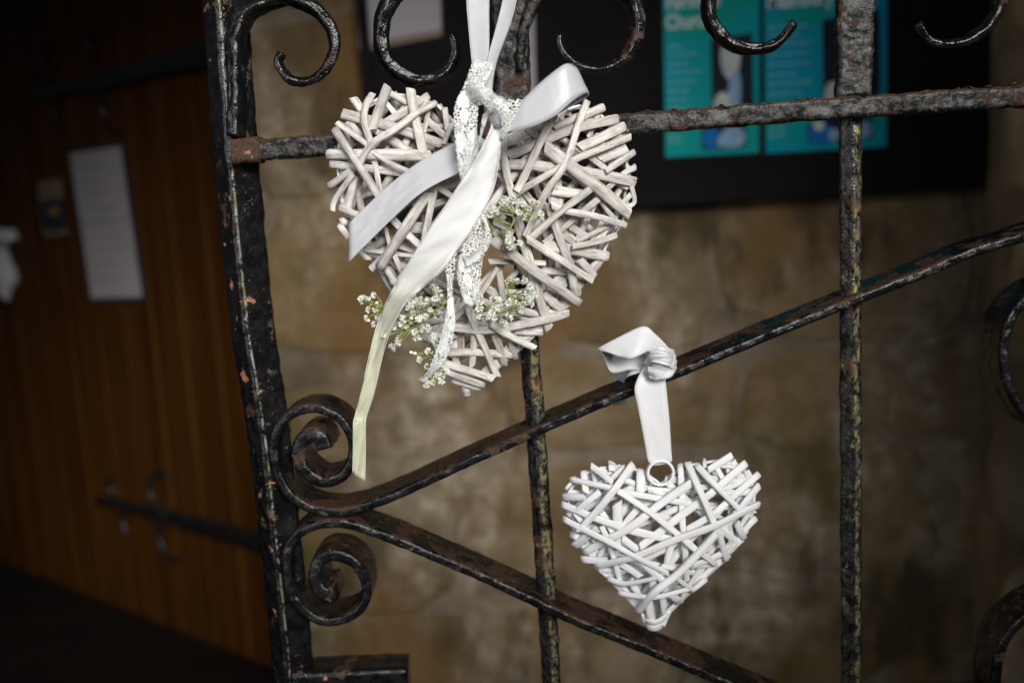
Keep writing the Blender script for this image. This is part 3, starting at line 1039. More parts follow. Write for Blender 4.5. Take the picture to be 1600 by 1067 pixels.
def heart(t, outline, sticks, y0, step, bulge, fall, mat, rnd, n_low, n_back, wr, back_gap, wrap, flatp):
    def yat(px, py, layer):
        d = edge_dist((px, py), outline) if inside((px, py), outline) else 0
        k_ = min(1.0, d / fall)
        dome = math.sin(k_ * math.pi / 2)
        return y0 - bulge * dome - step * layer * (0.55 + 0.45 * dome), dome
    mmpx = y0 / FPX
    for s in sticks:
        *xy, wd, ly = s
        pts = [(xy[i], xy[i + 1]) for i in range(0, len(xy), 2)]
        if len(pts) == 2:
            mx = Vector(pts[0]).lerp(Vector(pts[1]), 0.5)
            d = Vector(pts[1]) - Vector(pts[0])
            mx += Vector((-d.y, d.x)).normalized() * rnd.uniform(-0.02, 0.02) * d.length
            pts = [pts[0], tuple(mx), pts[1]]
        p3 = [P(a, b, yat(a, b, ly)[0]) for a, b in pts]
        # ends that reach the rim turn back round the wire
        for e, nb in ((0, 1), (-1, -2)):
            q = pts[e]
            d = edge_dist(q, outline)
            if (d < 9 or not inside(q, outline)) and rnd.random() < wrap:
                dr = (Vector(q) - Vector(pts[nb])).normalized()
                q0 = Vector(q) - dr * wd * 0.55
                q1 = Vector(q) - dr * wd * 0.22
                q2 = Vector(q) - dr * wd * 0.35
                ya = yat(q[0], q[1], ly)[0]
                ex = [P(q0.x, q0.y, ya), P(q1.x, q1.y, ya + 0.0035), P(q2.x, q2.y, ya + 0.012)]
                p3 = (ex[::-1] + p3[1:]) if e == 0 else (p3[:-1] + ex)
        make_twig(p3, wd * 0.475 * mmpx, mat, t, rnd, rnd.random() < flatp)
    per = []
    n = len(outline)
    for i in range(n):
        a, b = Vector(outline[i]), Vector(outline[(i + 1) % n])
        m_ = max(1, int((b - a).length / 8))
        per += [a.lerp(b, j / m_) for j in range(m_)]
    cen = Vector((sum(p.x for p in per) / len(per), sum(p.y for p in per) / len(per)))

    def chords(count, layer_fn, back):
        made = tries = 0
        while made < count and tries < 4000:
            tries += 1
            i = rnd.randrange(len(per)); j = rnd.randrange(len(per))
            a = per[i].lerp(cen, 0.05); b = per[j].lerp(cen, 0.05)
            if (a - b).length < fall * 1.2: continue
            if not all(inside(tuple(a.lerp(b, q / 10)), outline) for q in range(1, 10)): continue
            ln = (b - a).length
            if ln > fall * 2.9 and rnd.random() < 0.7: continue
            mx = a.lerp(b, 0.5) + Vector((-(b - a).y, (b - a).x)).normalized() * rnd.uniform(-0.03, 0.03) * ln
            pts = [tuple(a), tuple(mx), tuple(b)]
            if back:
                p3 = []
                for q in pts:
                    _, dome = yat(q[0], q[1], 0)
                    p3.append(P(q[0], q[1], y0 + 0.004 + back_gap * (0.4 + 0.6 * dome) * layer_fn()))
            else:
                ly = layer_fn()
                p3 = [P(q[0], q[1], yat(q[0], q[1], ly)[0]) for q in pts]
            make_twig(p3, rnd.uniform(*wr) * 0.5 * mmpx, mat, t, rnd, rnd.random() < 0.4)
            made += 1
    chords(n_low, lambda: rnd.uniform(-0.8, 0.9), False)
    chords(n_back, lambda: rnd.uniform(0.5, 1.0), True)
    # the wire the twigs are bound to
    loop = [P(*tuple(p.lerp(cen, 0.06)), y0 + 0.001) for p in per] 
    loop.append(loop[0])
    sweep('wire_frame', loop, circ(2.6 * mmpx, 8), M['wire'], t, amp=0.0)
    loop = [P(*tuple(p.lerp(cen, 0.075)), y0 + 0.010) for p in per]
    loop.append(loop[0])
    sweep('wire_frame', loop, circ(2.4 * mmpx, 8), M['wire'], t, amp=0.0)


OUT1 = [(513, 250), (517, 215), (527, 190), (553, 158), (582, 143), (608, 136), (645, 140), (680, 155), (705, 180), (735, 208), (762, 222), (790, 210), (830, 185), (870, 166), (915, 155),
        (945, 166), (978, 195), (992, 235), (996, 275), (985, 340), (966, 375), (948, 410), (905, 470), (862, 512), (805, 560), (770, 590), (740, 614), (722, 616),
        (702, 592), (685, 560), (655, 520), (620, 465), (590, 425), (557, 385), (532, 345), (518, 300)]
ST1 = [
    (524, 204, 558, 255, 592, 308, 13, 5), (512, 242, 590, 242, 676, 245, 18, 3), (681, 161, 648, 178, 614, 204, 585, 222, 572, 237, 563, 255, 11, 4.4),
    (536, 178, 610, 198, 692, 226, 16, 2), (606, 136, 593, 170, 580, 206, 16, 3), (582, 146, 571, 166, 568, 186, 572, 204, 579, 223, 12, 4),
    (585, 249, 589, 275, 594, 302, 10, 2.2), (642, 140, 646, 170, 653, 205, 660, 238, 16, 3.2), (527, 193, 550, 210, 574, 227, 9, 4), (545, 190, 569, 219, 14, 1),
    (584, 238, 610, 255, 640, 269, 9, 4), (515, 256, 570, 262, 632, 271, 13, 2), (552, 154, 566, 173, 15, 1.5), (609, 146, 637, 161, 10, 1), (600, 158, 619, 181, 9, 0),
    (671, 150, 640, 170, 606, 190, 12, 1.5), (694, 168, 700, 204, 12, 2), (708, 192, 693, 226, 10, 3), (668, 190, 697, 216, 11, 1), (669, 172, 662, 208, 10, 1),
    (588, 203, 640, 237, 662, 262, 14, 1), (514, 292, 550, 266, 13, 3), (519, 330, 523, 312, 552, 272, 10, 4), (542, 328, 556, 275, 15, 2), (530, 324, 562, 337, 12, 4),
    (594, 418, 632, 358, 670, 300, 17, 5), (681, 288, 672, 330, 659, 402, 12, 5), (568, 391, 610, 396, 650, 400, 9, 3), (602, 355, 610, 385, 626, 422, 8, 3.4),
    (600, 328, 632, 362, 660, 388, 13, 4), (686, 298, 720, 281, 760, 262, 16, 3), (684, 293, 710, 311, 9, 4), (640, 356, 690, 358, 18, 1), (576, 391, 606, 371, 14, 1),
    (580, 420, 600, 402, 12, 3), (622, 381, 655, 394, 14, 1), (534, 340, 542, 352, 13, 2), (528, 350, 545, 372, 12, 2.5), (560, 385, 575, 405, 12, 1.5),
    (789, 214, 786, 239, 792, 270, 801, 308, 14, 4.3), (802, 316, 832, 425, 858, 514, 15, 3), (868, 178, 840, 232, 806, 299, 14, 5), (794, 243, 840, 225, 894, 203, 966, 185, 15, 3.5),
    (918, 157, 902, 200, 881, 260, 855, 299, 820, 370, 13, 5.2), (944, 167, 908, 183, 866, 201, 14, 2), (978, 197, 905, 231, 17, 2.4), (985, 214, 940, 232, 890, 254, 813, 299, 772, 336, 13, 4.2),
    (976, 230, 934, 249, 20, 1), (774, 258, 820, 258, 872, 264, 930, 272, 994, 285, 17, 3), (853, 231, 890, 258, 984, 335, 19, 4.2), (836, 196, 893, 225, 946, 265, 12, 2),
    (992, 236, 946, 268, 11, 4.4), (994, 261, 975, 272, 946, 298, 10, 2), (805, 205, 819, 229, 14, 1), (936, 176, 920, 217, 10, 0), (826, 199, 856, 226, 14, 2), (874, 180, 884, 196, 9, 0.6),
    (922, 295, 875, 332, 827, 374, 14, 4.6), (862, 320, 887, 330, 930, 338, 978, 351, 11, 4.4), (938, 309, 880, 357, 850, 380, 11, 2), (857, 317, 872, 364, 890, 415, 900, 460, 15, 3),
    (823, 374, 870, 403, 926, 438, 13, 5.2), (894, 386, 930, 378, 964, 367, 11, 4), (848, 383, 900, 391, 952, 401, 18, 2), (901, 378, 952, 352, 9, 2), (768, 374, 830, 420, 906, 474, 16, 5.4),
    (764, 409, 853, 411, 9, 3), (771, 346, 803, 364, 11, 3), (834, 420, 887, 425, 13, 1), (905, 406, 931, 432, 15, 2), (864, 297, 910, 303, 17, 1), (937, 313, 958, 342, 9, 1),
    (787, 336, 772, 368, 11, 2), (888, 353, 919, 372, 14, 0), (885, 368, 901, 382, 14, 1), (778, 418, 750, 460, 711, 498, 9, 3), (780, 425, 788, 470, 13, 2),
    (709, 511, 764, 515, 842, 502, 890, 488, 14, 4), (766, 504, 800, 526, 835, 543, 13, 5), (731, 480, 746, 520, 777, 586, 14, 3.4), (773, 521, 781, 545, 788, 573, 13, 3),
    (797, 531, 806, 562, 12, 2), (803, 518, 848, 518, 13, 2), (694, 551, 800, 555, 13, 2.6), (848, 458, 880, 486, 16, 2), (807, 484, 840, 492, 14, 1), (742, 522, 737, 572, 13, 2),
    (760, 450, 781, 467, 14, 1), (811, 421, 789, 442, 9, 2), (720, 522, 720, 548, 13, 0.5), (692, 566, 730, 578, 770, 591, 14, 4), (697, 579, 758, 601, 13, 4), (705, 594, 752, 608, 11, 3),
    (728, 604, 728, 620, 16, 2), (656, 506, 667, 534, 12, 3), (676, 440, 690, 482, 12, 2), (640, 440, 662, 500, 12, 2), (610, 438, 660, 452, 13, 2), (640, 478, 712, 470, 13, 2),
    (668, 530, 712, 522, 13, 2), (650, 330, 700, 312, 12, 1), (690, 260, 760, 310, 13, 2), (715, 300, 740, 390, 13, 2), (690, 400, 760, 372, 12, 2), (700, 430, 745, 455, 12, 3),
    (990, 300, 968, 322, 9, 2), (987, 290, 992, 316, 978, 326, 9, 3), (812, 290, 850, 345, 12, 1), (850, 290, 880, 250, 12, 1), (930, 210, 950, 240, 11, 1), (740, 236, 790, 246, 14, 2)]
h1 = thing('wicker_heart', P(728, 616, 0.72), 'large whitewashed willow twig heart tied with satin and lace', 'heart', 'wicker hearts hung on the gate')
heart(h1, OUT1, ST1, 0.718, 0.0036, 0.012, 110, M['twig'], random.Random(5), 36, 32, (8, 14), 0.010, 0.7, 0.6)

OUT2 = [(879, 795), (880, 765), (892, 745), (912, 732), (935, 725), (958, 722), (985, 726), (1005, 733), (1032, 752), (1060, 730), (1085, 720), (1115, 715), (1142, 711), (1166, 722),
        (1182, 742), (1188, 770), (1184, 800), (1170, 835), (1136, 877), (1100, 908), (1062, 944), (1040, 966), (1023, 985), (1005, 962), (968, 922), (925, 884), (892, 838)]
ST2 = [
    (892, 747, 956, 762, 11, 4), (924, 728, 958, 753, 11, 4), (990, 725, 959, 766, 906, 829, 14, 5), (976, 729, 948, 754, 12, 2.4),
    (965, 765, 1014, 799, 1063, 838, 1090, 860, 11, 4.6), (1088, 858, 1120, 883, 11, 4), (967, 768, 1040, 780, 1110, 794, 11, 3), (1186, 788, 1121, 818, 1046, 847, 988, 870, 932, 884, 12, 5.3),
    (882, 810, 962, 853, 1045, 897, 10, 6), (1086, 751, 1034, 786, 985, 824, 914, 862, 13, 3.8), (1074, 722, 1092, 763, 1116, 816, 12, 5), (1119, 826, 1128, 850, 1136, 877, 12, 4.4),
    (1089, 727, 1152, 793, 11, 4.2), (1143, 711, 1106, 735, 14, 3), (1166, 722, 1122, 760, 1060, 808, 1000, 854, 14, 2.8), (1184, 741, 1119, 798, 1073, 828, 13, 3), (1187, 758, 1144, 808, 13, 3.4),
    (878, 788, 930, 809, 991, 829, 1050, 842, 13, 3), (879, 776, 914, 777, 12, 3), (1002, 732, 1002, 770, 17, 2), (1063, 727, 1068, 829, 1074, 907, 12, 3),
    (1120, 833, 1063, 893, 1023, 925, 996, 955, 14, 6), (966, 925, 990, 930, 1029, 932, 1077, 920, 9, 6), (949, 904, 976, 912, 1025, 903, 10, 5), (1000, 874, 1038, 907, 12, 4.4),
    (908, 873, 949, 874, 11, 4), (897, 854, 934, 826, 15, 3), (891, 834, 908, 842, 13, 2), (937, 767, 902, 797, 12, 3), (940, 822, 956, 862, 971, 912, 10, 3), (1014, 938, 1020, 974, 14, 4),
    (1034, 935, 1038, 962, 8, 3), (1006, 967, 1023, 972, 1042, 962, 12, 4.4), (1010, 978, 1024, 982, 1036, 976, 13, 3.6), (1004, 955, 1010, 974, 9, 3), (1046, 950, 1036, 976, 9, 3), (1058, 904, 1086, 923, 9, 5), (972, 840, 999, 860, 13, 2), (965, 784, 966, 818, 17, 2),
    (1012, 765, 1054, 769, 14, 1), (1101, 717, 1101, 730, 10, 4), (1120, 730, 1128, 747, 9, 2), (912, 735, 916, 770, 11, 3), (956, 720, 956, 736, 15, 2), (1103, 904, 1080, 922, 10, 4),
    (1150, 816, 1163, 843, 10, 3), (1182, 808, 1160, 832, 11, 2), (1129, 863, 1082, 884, 12, 3), (1064, 942, 1050, 930, 14, 3), (1032, 884, 1066, 890, 10, 2), (1020, 900, 1022, 930, 12, 2.4),
    (1046, 770, 1110, 760, 12, 1), (1090, 800, 1140, 790, 12, 1), (970, 880, 1000, 900, 12, 1.6), (1130, 770, 1176, 768, 12, 1.6), (940, 800, 970, 850, 12, 1.6), (1000, 800, 1060, 815, 12, 1.4),
    (1050, 850, 1040, 890, 13, 1.4), (985, 905, 1005, 940, 12, 1.4), (1090, 870, 1110, 850, 12, 2), (1140, 850, 1120, 870, 11, 3), (1165, 735, 1178, 755, 11, 1), (884, 765, 900, 745, 6, 1),
    (1150, 730, 1120, 728, 8, 1), (898, 800, 930, 846, 12, 1.6), (1000, 790, 970, 830, 12, 2)]
h2 = thing('wicker_heart', P(1023, 985, 0.725), 'small bright white painted willow heart on a wire ring', 'heart', 'wicker hearts hung on the gate')
heart(h2, OUT2, ST2, 0.724, 0.0028, 0.009, 70, M['twig_white'], random.Random(11), 26, 32, (9, 13), 0.008, 0.85, 0.9)
rc = P(1032, 738, 0.716)
for k_, dy in enumerate((-0.0012, 0.0016)):
    pts = [rc + Vector((0.0098 * math.cos(a) * (1 + 0.03 * k_), dy, 0.0096 * math.sin(a) - 0.0004 * k_)) for a in [2 * math.pi * i / 40 for i in range(41)]]
    sweep('ring', pts, circ(0.00112, 8), M['wire'], h2, amp=0)


# ================================================================== RIBBONS
def strip(name, pairs, mat, parent, sub=8, nw=9, curl=0.0, wr=0.0006, thick=0.0005, seed=0.0, edge=0.0, v0=0.0, pink=0.0, hem=False):
    """pairs: (ax, ay, bx, by, depth_a, depth_b): the two edges of a ribbon, traced"""
    A = [P(p[0], p[1], p[4]) for p in pairs]
    B = [P(p[2], p[3], p[5]) for p in pairs]

    def spl(Q):
        e = [Q[0] * 2 - Q[1]] + Q + [Q[-1] * 2 - Q[-2]]
        out = []
        for i in range(1, len(e) - 2):
            for k2 in range(sub):
                t = k2 / sub
                a, b, c, d = e[i - 1], e[i], e[i + 1], e[i + 2]
                out.append(0.5 * ((2 * b) + (c - a) * t + (2 * a - 5 * b + 4 * c - d) * t * t + (3 * b - a - 3 * c + d) * t ** 3))
        out.append(Q[-1])
        return out
    a_, b_ = spl(A), spl(B)
    n = len(a_)
    mid = [(a_[i] + b_[i]) / 2 for i in range(n)]
    verts, faces, uvs = [], [], []
    acc = v0
    for i in range(n):
        if i: acc += (mid[i] - mid[i - 1]).length
        t = (mid[min(i + 1, n - 1)] - mid[max(i - 1, 0)])
        acr = b_[i] - a_[i]
        nr = acr.cross(t)
        nr = nr.normalized() if nr.length > 1e-12 else Vector((0, -1, 0))
        wd = acr.length
        for j in range(nw):
            f = j / (nw - 1)
            p = a_[i].lerp(b_[i], f)
            p = p + nr * (curl * wd * (1 - (2 * f - 1) ** 2) + wr * (noise.noise(Vector((f * 1.6 + seed, acc * 38, seed))) + 0.45 * noise.noise(Vector((f * 4.5 + seed, acc * 95 + f * 2, seed + 9)))))
            if edge and (j == 0 or j == nw - 1):
                p = p + acr.normalized() * edge * math.sin(acc * 2 * math.pi / 0.0042) * (1 if j else -1)
            if pink and i == n - 1:
                p = p + t.normalized() * pink * (1 if j % 2 else -1)
            verts.append(p)
            uvs.append((f * wd, acc))
    for i in range(n - 1):
        for j in range(nw - 1):
            faces.append((i * nw + j, i * nw + j + 1, (i + 1) * nw + j + 1, (i + 1) * nw + j))
    o = mesh_obj(name, verts, faces, mat, parent, uvs=uvs)
    if hem:
        for Q in (a_, b_):
            sweep('hem', Q, circ(0.00030, 6), mat, o, amp=0)
    md = o.modifiers.new('thickness', 'SOLIDIFY')
    md.thickness = thick
    md.offset = 0
    return o


sat = thing('satin_ribbon', P(765, 210, 0.672), 'silvery white satin ribbon tied in a bow over the large heart', 'ribbon')
strip('strap', [(724, -150, 768, -150, .722, .722), (727, -60, 766, -60, .716, .716), (729, 0, 764, 5, .708, .708), (733, 50, 764, 55, .700, .698), (738, 100, 764, 98, .690, .688), (746, 165, 770, 160, .676, .676)], M['satin'], sat, curl=0.03, seed=1, hem=True)
strip('strap', [(812, -150, 836, -150, .722, .727), (796, -60, 818, -60, .714, .718), (786, 0, 807, 0, .705, .711), (775, 45, 795, 45, .697, .703), (762, 95, 774, 104, .686, .690), (752, 160, 766, 168, .674, .676)], M['satin'], sat, curl=-0.05, seed=2, hem=True)
strip('tail', [(745, 200, 748, 250, .668, .668), (722, 217, 724, 266, .670, .668), (655, 254, 660, 300, .676, .672), (600, 297, 605, 349, .684, .680), (545, 350, 545, 409, .692, .688)], M['satin'], sat, curl=0.02, wr=0.0010, seed=3, nw=41, pink=0.0006, hem=True)
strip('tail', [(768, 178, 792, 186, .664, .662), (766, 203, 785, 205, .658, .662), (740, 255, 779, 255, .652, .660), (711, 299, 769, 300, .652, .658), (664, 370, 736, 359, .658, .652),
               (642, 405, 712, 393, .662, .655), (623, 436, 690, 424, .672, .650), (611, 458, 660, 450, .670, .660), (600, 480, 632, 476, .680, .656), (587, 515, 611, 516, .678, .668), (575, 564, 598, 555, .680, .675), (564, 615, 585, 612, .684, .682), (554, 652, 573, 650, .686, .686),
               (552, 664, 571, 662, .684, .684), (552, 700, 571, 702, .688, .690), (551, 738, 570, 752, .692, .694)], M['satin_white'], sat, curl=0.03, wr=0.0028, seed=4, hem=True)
strip('loop', [(786, 182, 786, 207, .664, .662), (802, 172, 798, 205, .662, .660), (838, 136, 834, 196, .660, .656), (864, 114, 866, 181, .659, .655), (884, 101, 892, 159, .660, .657), (897, 104, 911, 147, .664, .663),
               (904, 112, 919, 146, .670, .670), (902, 122, 914, 154, .676, .675), (880, 136, 893, 166, .680, .678), (840, 160, 852, 188, .678, .676), (800, 182, 806, 204, .672, .672)], M['satin'], sat, curl=0.02, seed=6, hem=True)
strip('knot', [(757, 158, 762, 192, .668, .668), (764, 152, 770, 196, .660, .660), (774, 150, 781, 198, .656, .656), (786, 152, 790, 196, .660, .660), (792, 158, 794, 192, .670, .670)], M['satin'], sat, curl=0.08, seed=7, hem=True)

lace = thing('lace_ribbon', P(760, 190, 0.66), 'white openwork lace ribbon knotted over the satin on the large heart', 'ribbon')
LE = 0.0004
strip('strand', [(741, 92, 772, 98, .680, .678), (733, 112, 769, 110, .672, .672), (725, 134, 758, 132, .662, .664), (712, 161, 749, 159, .656, .658), (709, 186, 746, 186, .654, .655), (711, 222, 743, 213, .655, .654), (715, 255, 738, 240, .657, .654), (720, 284, 731, 270, .660, .657)], M['lace'], lace, curl=0.05, wr=0.0012, seed=11, edge=LE)
strip('strand', [(735, 250, 728, 284, .662, .664), (748, 222, 738, 262, .662, .664), (760, 190, 748, 222, .660, .662), (768, 168, 754, 180, .658, .660)], M['lace'], lace, wr=0.0012, seed=12, edge=LE)
strip('knot', [(728, 134, 734, 158, .662, .660), (740, 130, 746, 158, .653, .652), (756, 134, 758, 166, .648, .648), (768, 148, 764, 176, .652, .652), (772, 160, 766, 182, .662, .662)], M['lace'], lace, curl=0.18, wr=0.0016, seed=13, edge=LE)
strip('knot', [(734, 150, 741, 164, .658, .658), (748, 138, 752, 156, .650, .650), (764, 138, 761, 158, .648, .648), (776, 150, 766, 164, .652, .652)], M['lace'], lace, curl=0.2, wr=0.0014, seed=14, edge=LE)
strip('strand', [(764, 152, 764, 168, .656, .654), (778, 152, 772, 172, .650, .650), (792, 164, 780, 180, .649, .650), (799, 184, 783, 192, .650, .651), (797, 205, 784, 206, .653, .653), (790, 219, 782, 214, .657, .656)], M['lace'], lace, curl=0.10, wr=0.0012, seed=15, edge=LE)
strip('strand', [(780, 158, 786, 172, .660, .658), (800, 156, 794, 182, .657, .656), (818, 156, 800, 192, .659, .656)], M['lace'], lace, wr=0.0010, seed=16, edge=LE)
strip('tail', [(748, 332, 756, 334, .662, .662), (738, 352, 763, 356, .660, .662), (722, 386, 757, 388, .660, .662), (714, 424, 752, 426, .662, .664), (718, 448, 750, 452, .664, .666), (725, 473, 738, 480, .667, .668)], M['lace'], lace, curl=0.04, wr=0.0014, seed=17, edge=LE)
strip('tail', [(750, 334, 757, 336, .660, .660), (758, 352, 768, 366, .656, .658), (752, 384, 766, 380, .655, .657), (734, 398, 752, 404, .656, .658), (722, 398, 728, 418, .659, .660)], M['lace'], lace, curl=0.06, wr=0.0012, seed=18, edge=LE)
strip('tail', [(692, 404, 714, 394, .661, .661), (696, 425, 711, 420, .660, .661), (699, 452, 707, 446, .659, .661), (698, 484, 709, 480, .659, .661), (692, 514, 711, 508, .660, .662), (684, 541, 705, 541, .662, .664), (675, 564, 693, 567, .666, .668),
               (666, 583, 680, 582, .670, .672), (651, 593, 662, 598, .676, .676)], M['lace'], lace, curl=0.06, wr=0.0012, seed=19, edge=LE)

rib = thing('white_ribbon', P(1030, 590, 0.722), 'plain white ribbon knotted round the slanting brace above the small heart', 'ribbon')
strip('band', [(1006, 570, 1040, 566, .724, .724), (992, 604, 1038, 594, .719, .719), (996, 632, 1040, 626, .718, .718), (1001, 658, 1043, 655, .717, .717), (1008, 695, 1047, 690, .716, .716), (1013, 720, 1050, 718, .7145, .7145), (1020, 726, 1046, 722, .7155, .7155)], M['ribbon_white'], rib, curl=0.03, wr=0.0007, seed=31)
strip('band', [(1012, 570, 1042, 566, .730, .730), (998, 604, 1040, 592, .724, .724), (1004, 658, 1046, 655, .721, .721), (1016, 718, 1049, 716, .718, .718), (1022, 727, 1044, 724, .716, .716)], M['ribbon_white'], rib, curl=0.02, seed=32)
strip('loop', [(1040, 566, 1030, 574, .722, .720), (1046, 548, 1020, 556, .716, .712), (1041, 539, 1012, 549, .712, .708), (1024, 522, 1000, 555, .708, .704), (1005, 510, 985, 560, .708, .703), (968, 526, 968, 557, .712, .708), (935, 544, 942, 549, .720, .717),
               (938, 546, 946, 562, .726, .724), (955, 548, 956, 582, .732, .728), (985, 548, 985, 578, .730, .728), (1015, 556, 1012, 580, .728, .726)], M['ribbon_white'], rib, curl=0.02, wr=0.0008, seed=33)
strip('tail', [(1006, 566, 1000, 582, .728, .726), (985, 572, 978, 590, .738, .734), (962, 586, 975, 606, .772, .770), (955, 606, 985, 614, .776, .774), (958, 634, 985, 628, .776, .774)], M['ribbon_white'], rib, wr=0.0012, seed=34)
# the crumpled knot: bands wound over one another
strip('knot', [(1010, 556, 1016, 592, .726, .724), (1014, 550, 1024, 592, .715, .714), (1026, 543, 1036, 592, .708, .710), (1040, 543, 1050, 588, .709, .711), (1052, 547, 1056, 578, .718, .720), (1056, 556, 1054, 572, .730, .730)], M['ribbon_white'], rib, curl=0.06, wr=0.0042, seed=35, nw=15)
strip('knot', [(1012, 562, 1008, 576, .716, .716), (1020, 548, 1020, 566, .707, .707), (1036, 548, 1040, 570, .703, .704), (1052, 553, 1054, 580, .710, .712)], M['ribbon_white'], rib, curl=0.05, wr=0.0045, seed=36, nw=13)
strip('knot', [(1014, 590, 1010, 574, .714, .712), (1026, 594, 1024, 576, .710, .706), (1040, 588, 1040, 570, .710, .705), (1054, 574, 1050, 562, .718, .714)], M['ribbon_white'], rib, curl=0.05, wr=0.0036, seed=37, nw=11)


# ================================================================== GYPSOPHILA SPRIGS
def blossom_mesh(seed):
    r = random.Random(seed)
    vs_, fs, mi = [], [], []
    for i in range(15):
        zc = 1 - 1.35 * (i + 0.5) / 15
        ph = i * 2.39996 + r.uniform(-.3, .3)
        rr = math.sqrt(max(0, 1 - zc * zc))
        d = Vector((rr * math.cos(ph), rr * math.sin(ph), zc)).normalized()
        a = d.orthogonal().normalized()
        a = (Matrix.Rotation(r.uniform(0, 6.28), 3, d) @ a)
        b = d.cross(a)
        ln, wd = r.uniform(0.85, 1.15), r.uniform(0.30, 0.46)
        i0 = len(vs_)
        vs_ += [d * 0.1, d * ln * 0.6 + a * wd + b * 0.1, d * ln + a * wd * 0.55 + b * r.uniform(0.1, 0.3), d * ln * 0.9 + b * 0.2, d * ln - a * wd * 0.55 + b * r.uniform(0, 0.3), d * ln * 0.6 - a * wd + b * 0.1]
        fs += [(i0, i0 + 1, i0 + 2, i0 + 3), (i0, i0 + 3, i0 + 4, i0 + 5)]
        mi += [0, 0]
    i0 = len(vs_)
    for j in range(5):
        vs_.append(Vector((0.28 * math.cos(j * 1.2566), 0.28 * math.sin(j * 1.2566), -0.1)))
    vs_.append(Vector((0, 0, -0.85)))
    for j in range(5):
        fs.append((i0 + j, i0 + (j + 1) % 5, i0 + 5)); mi.append(1)
    me = bpy.data.meshes.new('blossom')
    me.from_pydata(vs_, [], fs)
    me.materials.append(M['petal']); me.materials.append(M['stem'])
    me.polygons.foreach_set('material_index', mi)
    return me


BL = [blossom_mesh(s) for s in range(5)]


def bud_mesh():
    bm = bmesh.new()
    bmesh.ops.create_icosphere(bm, subdivisions=2, radius=1)
    for v in bm.verts:
        v.co.z *= 1.25
    me = bpy.data.meshes.new('bud')
    bm.to_mesh(me); bm.free()
    me.materials.append(M['petal'])
    me.polygons.foreach_set('use_smooth', [True] * len(me.polygons))
    return me


BUD = bud_mesh()


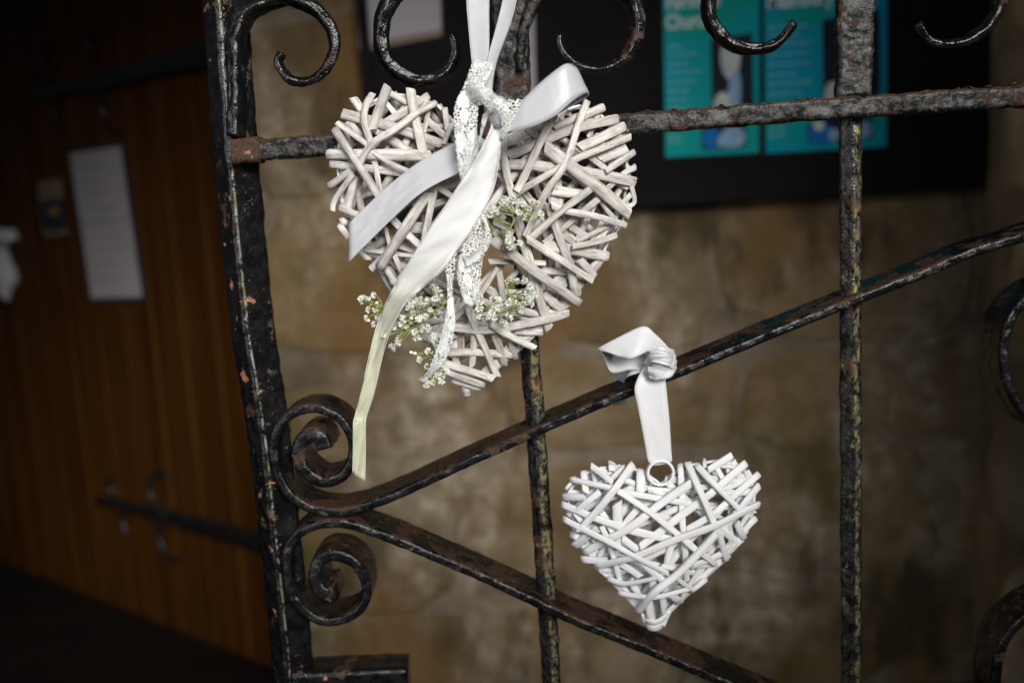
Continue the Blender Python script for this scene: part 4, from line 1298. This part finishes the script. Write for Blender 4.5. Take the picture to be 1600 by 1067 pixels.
def sprig(base_px, base_y, label, pts, hubs, yr, rnd, extra):
    t = thing('flower_sprig', P(*base_px, base_y), label, 'flowers', 'sprigs of small white flowers')
    al = list(pts)
    for _ in range(extra):
        a, b = rnd.choice(pts)[:2]
        al.append((a + rnd.gauss(0, 8), b + rnd.gauss(0, 8), rnd.choice((0.7, 0.85, 0.3))))
    hub3 = [P(hx, hy, base_y) for hx, hy in hubs]
    main = catmull([P(*base_px, base_y)] + hub3, 0.004) if len(hub3) else None
    if main and len(main) > 2:
        sweep('stem', main, circ(0.00062, 6), M['stem'], t, amp=0)
    for q in al:
        px, py = q[0], q[1]
        s = q[2] if len(q) > 2 else rnd.uniform(0.85, 1.15)
        p = P(px, py, base_y + rnd.uniform(*yr))
        near = min(hub3 + [P(*base_px, base_y)], key=lambda h_: (h_ - p).length)
        root = near.lerp(p, rnd.uniform(0.0, 0.15))
        md = root.lerp(p, 0.5) + Vector((rnd.gauss(0, .0016), rnd.gauss(0, .001), rnd.gauss(0, .0016)))
        sweep('stem', catmull([root, md, p], 0.004), circ(0.00046, 5), M['stem'], t, amp=0)
        nb = rnd.choice((1, 1, 2, 2, 3)) if s > 0.5 else 1
        for _ in range(nb):
            o = bpy.data.objects.new('blossom' if s > 0.5 else 'bud', rnd.choice(BL) if s > 0.5 else BUD)
            C.objects.link(o)
            o.parent = t
            o.location = p - ORG[t] + (Vector((rnd.gauss(0, .0013), rnd.gauss(0, .001), rnd.gauss(0, .0013))) if nb > 1 else Vector())
            dv = (p - md).normalized() + Vector((rnd.gauss(0, .35), -0.55, rnd.gauss(0, .35)))
            o.rotation_euler = dv.to_track_quat('Z', 'Y').to_euler()
            sc = 0.0026 * s if s > 0.5 else 0.0013
            o.scale = (sc, sc, sc)
        if rnd.random() < 0.5:                      # tiny side leaf or bract
            lf = md + Vector((rnd.gauss(0, .001), -0.0005, rnd.gauss(0, .001)))
            dv = Vector((rnd.gauss(0, 1), -0.3, rnd.gauss(0, 1))).normalized()
            sd = dv.cross(Vector((0, 1, 0))).normalized() * 0.0006
            ln = rnd.uniform(0.003, 0.006)
            mesh_obj('leaf', [lf, lf + dv * ln * 0.5 + sd, lf + dv * ln, lf + dv * ln * 0.5 - sd + Vector((0, -0.0003, 0))], [(0, 1, 2), (0, 2, 3)], M['stem'], t)
    return t


rg = random.Random(17)
sprig((706, 470), 0.674, 'full white flower sprig spilling out beside the cream ribbon tail',
      [(676, 446), (682, 458), (669, 465), (645, 469), (660, 478), (673, 478), (650, 489), (654, 499), (673, 487), (637, 486), (632, 502), (617, 506), (624, 502), (642, 511), (649, 517), (624, 527),
       (619, 538), (622, 532), (654, 528), (669, 514), (680, 470), (664, 494), (643, 496), (690, 462, .3), (612, 512), (640, 480), (656, 470), (684, 492)],
      [(690, 478), (672, 490), (652, 500)], (-0.010, 0.006), rg, 16)
sprig((706, 500), 0.676, 'thin drooping white flower sprig hanging behind the lace tail',
      [(677, 521), (680, 532), (669, 549), (648, 552, .3), (656, 562), (667, 572), (682, 585), (690, 588), (669, 600), (677, 597), (694, 577), (684, 545), (690, 560), (672, 560, .3), (680, 570)],
      [(690, 530), (684, 556), (680, 580)], (-0.006, 0.006), rg, 7)
sprig((640, 470), 0.690, 'loose white flower sprig peeping out past the outer side of the cream ribbon',
      [(587, 461), (567, 470), (574, 470), (590, 476), (576, 484), (586, 484), (574, 497), (584, 506), (592, 498)], [(610, 474), (596, 482)], (-0.004, 0.006), rg, 2)
sprig((786, 392), 0.676, 'small upright white flower sprig tucked in beside the lace loop',
      [(787, 316), (797, 316), (805, 313), (771, 329), (760, 336), (762, 344), (818, 320), (827, 326), (838, 315), (824, 337), (811, 332), (848, 335), (797, 376), (803, 382), (812, 380), (798, 370), (768, 336), (792, 320)],
      [(790, 370), (800, 352), (806, 338)], (-0.008, 0.003), rg, 5)
sprig((790, 440), 0.676, 'low white flower sprig across the lower point of the large heart',
      [(805, 439), (820, 439), (818, 456), (829, 462), (831, 473), (825, 450), (801, 460), (803, 471), (795, 473), (777, 482), (781, 473), (768, 467), (749, 477), (764, 493), (773, 497), (747, 495), (797, 493), (815, 482),
       (785, 503), (748, 466), (822, 466), (834, 456), (770, 488)],
      [(795, 462), (797, 482), (780, 490)], (-0.010, 0.002), rg, 10)
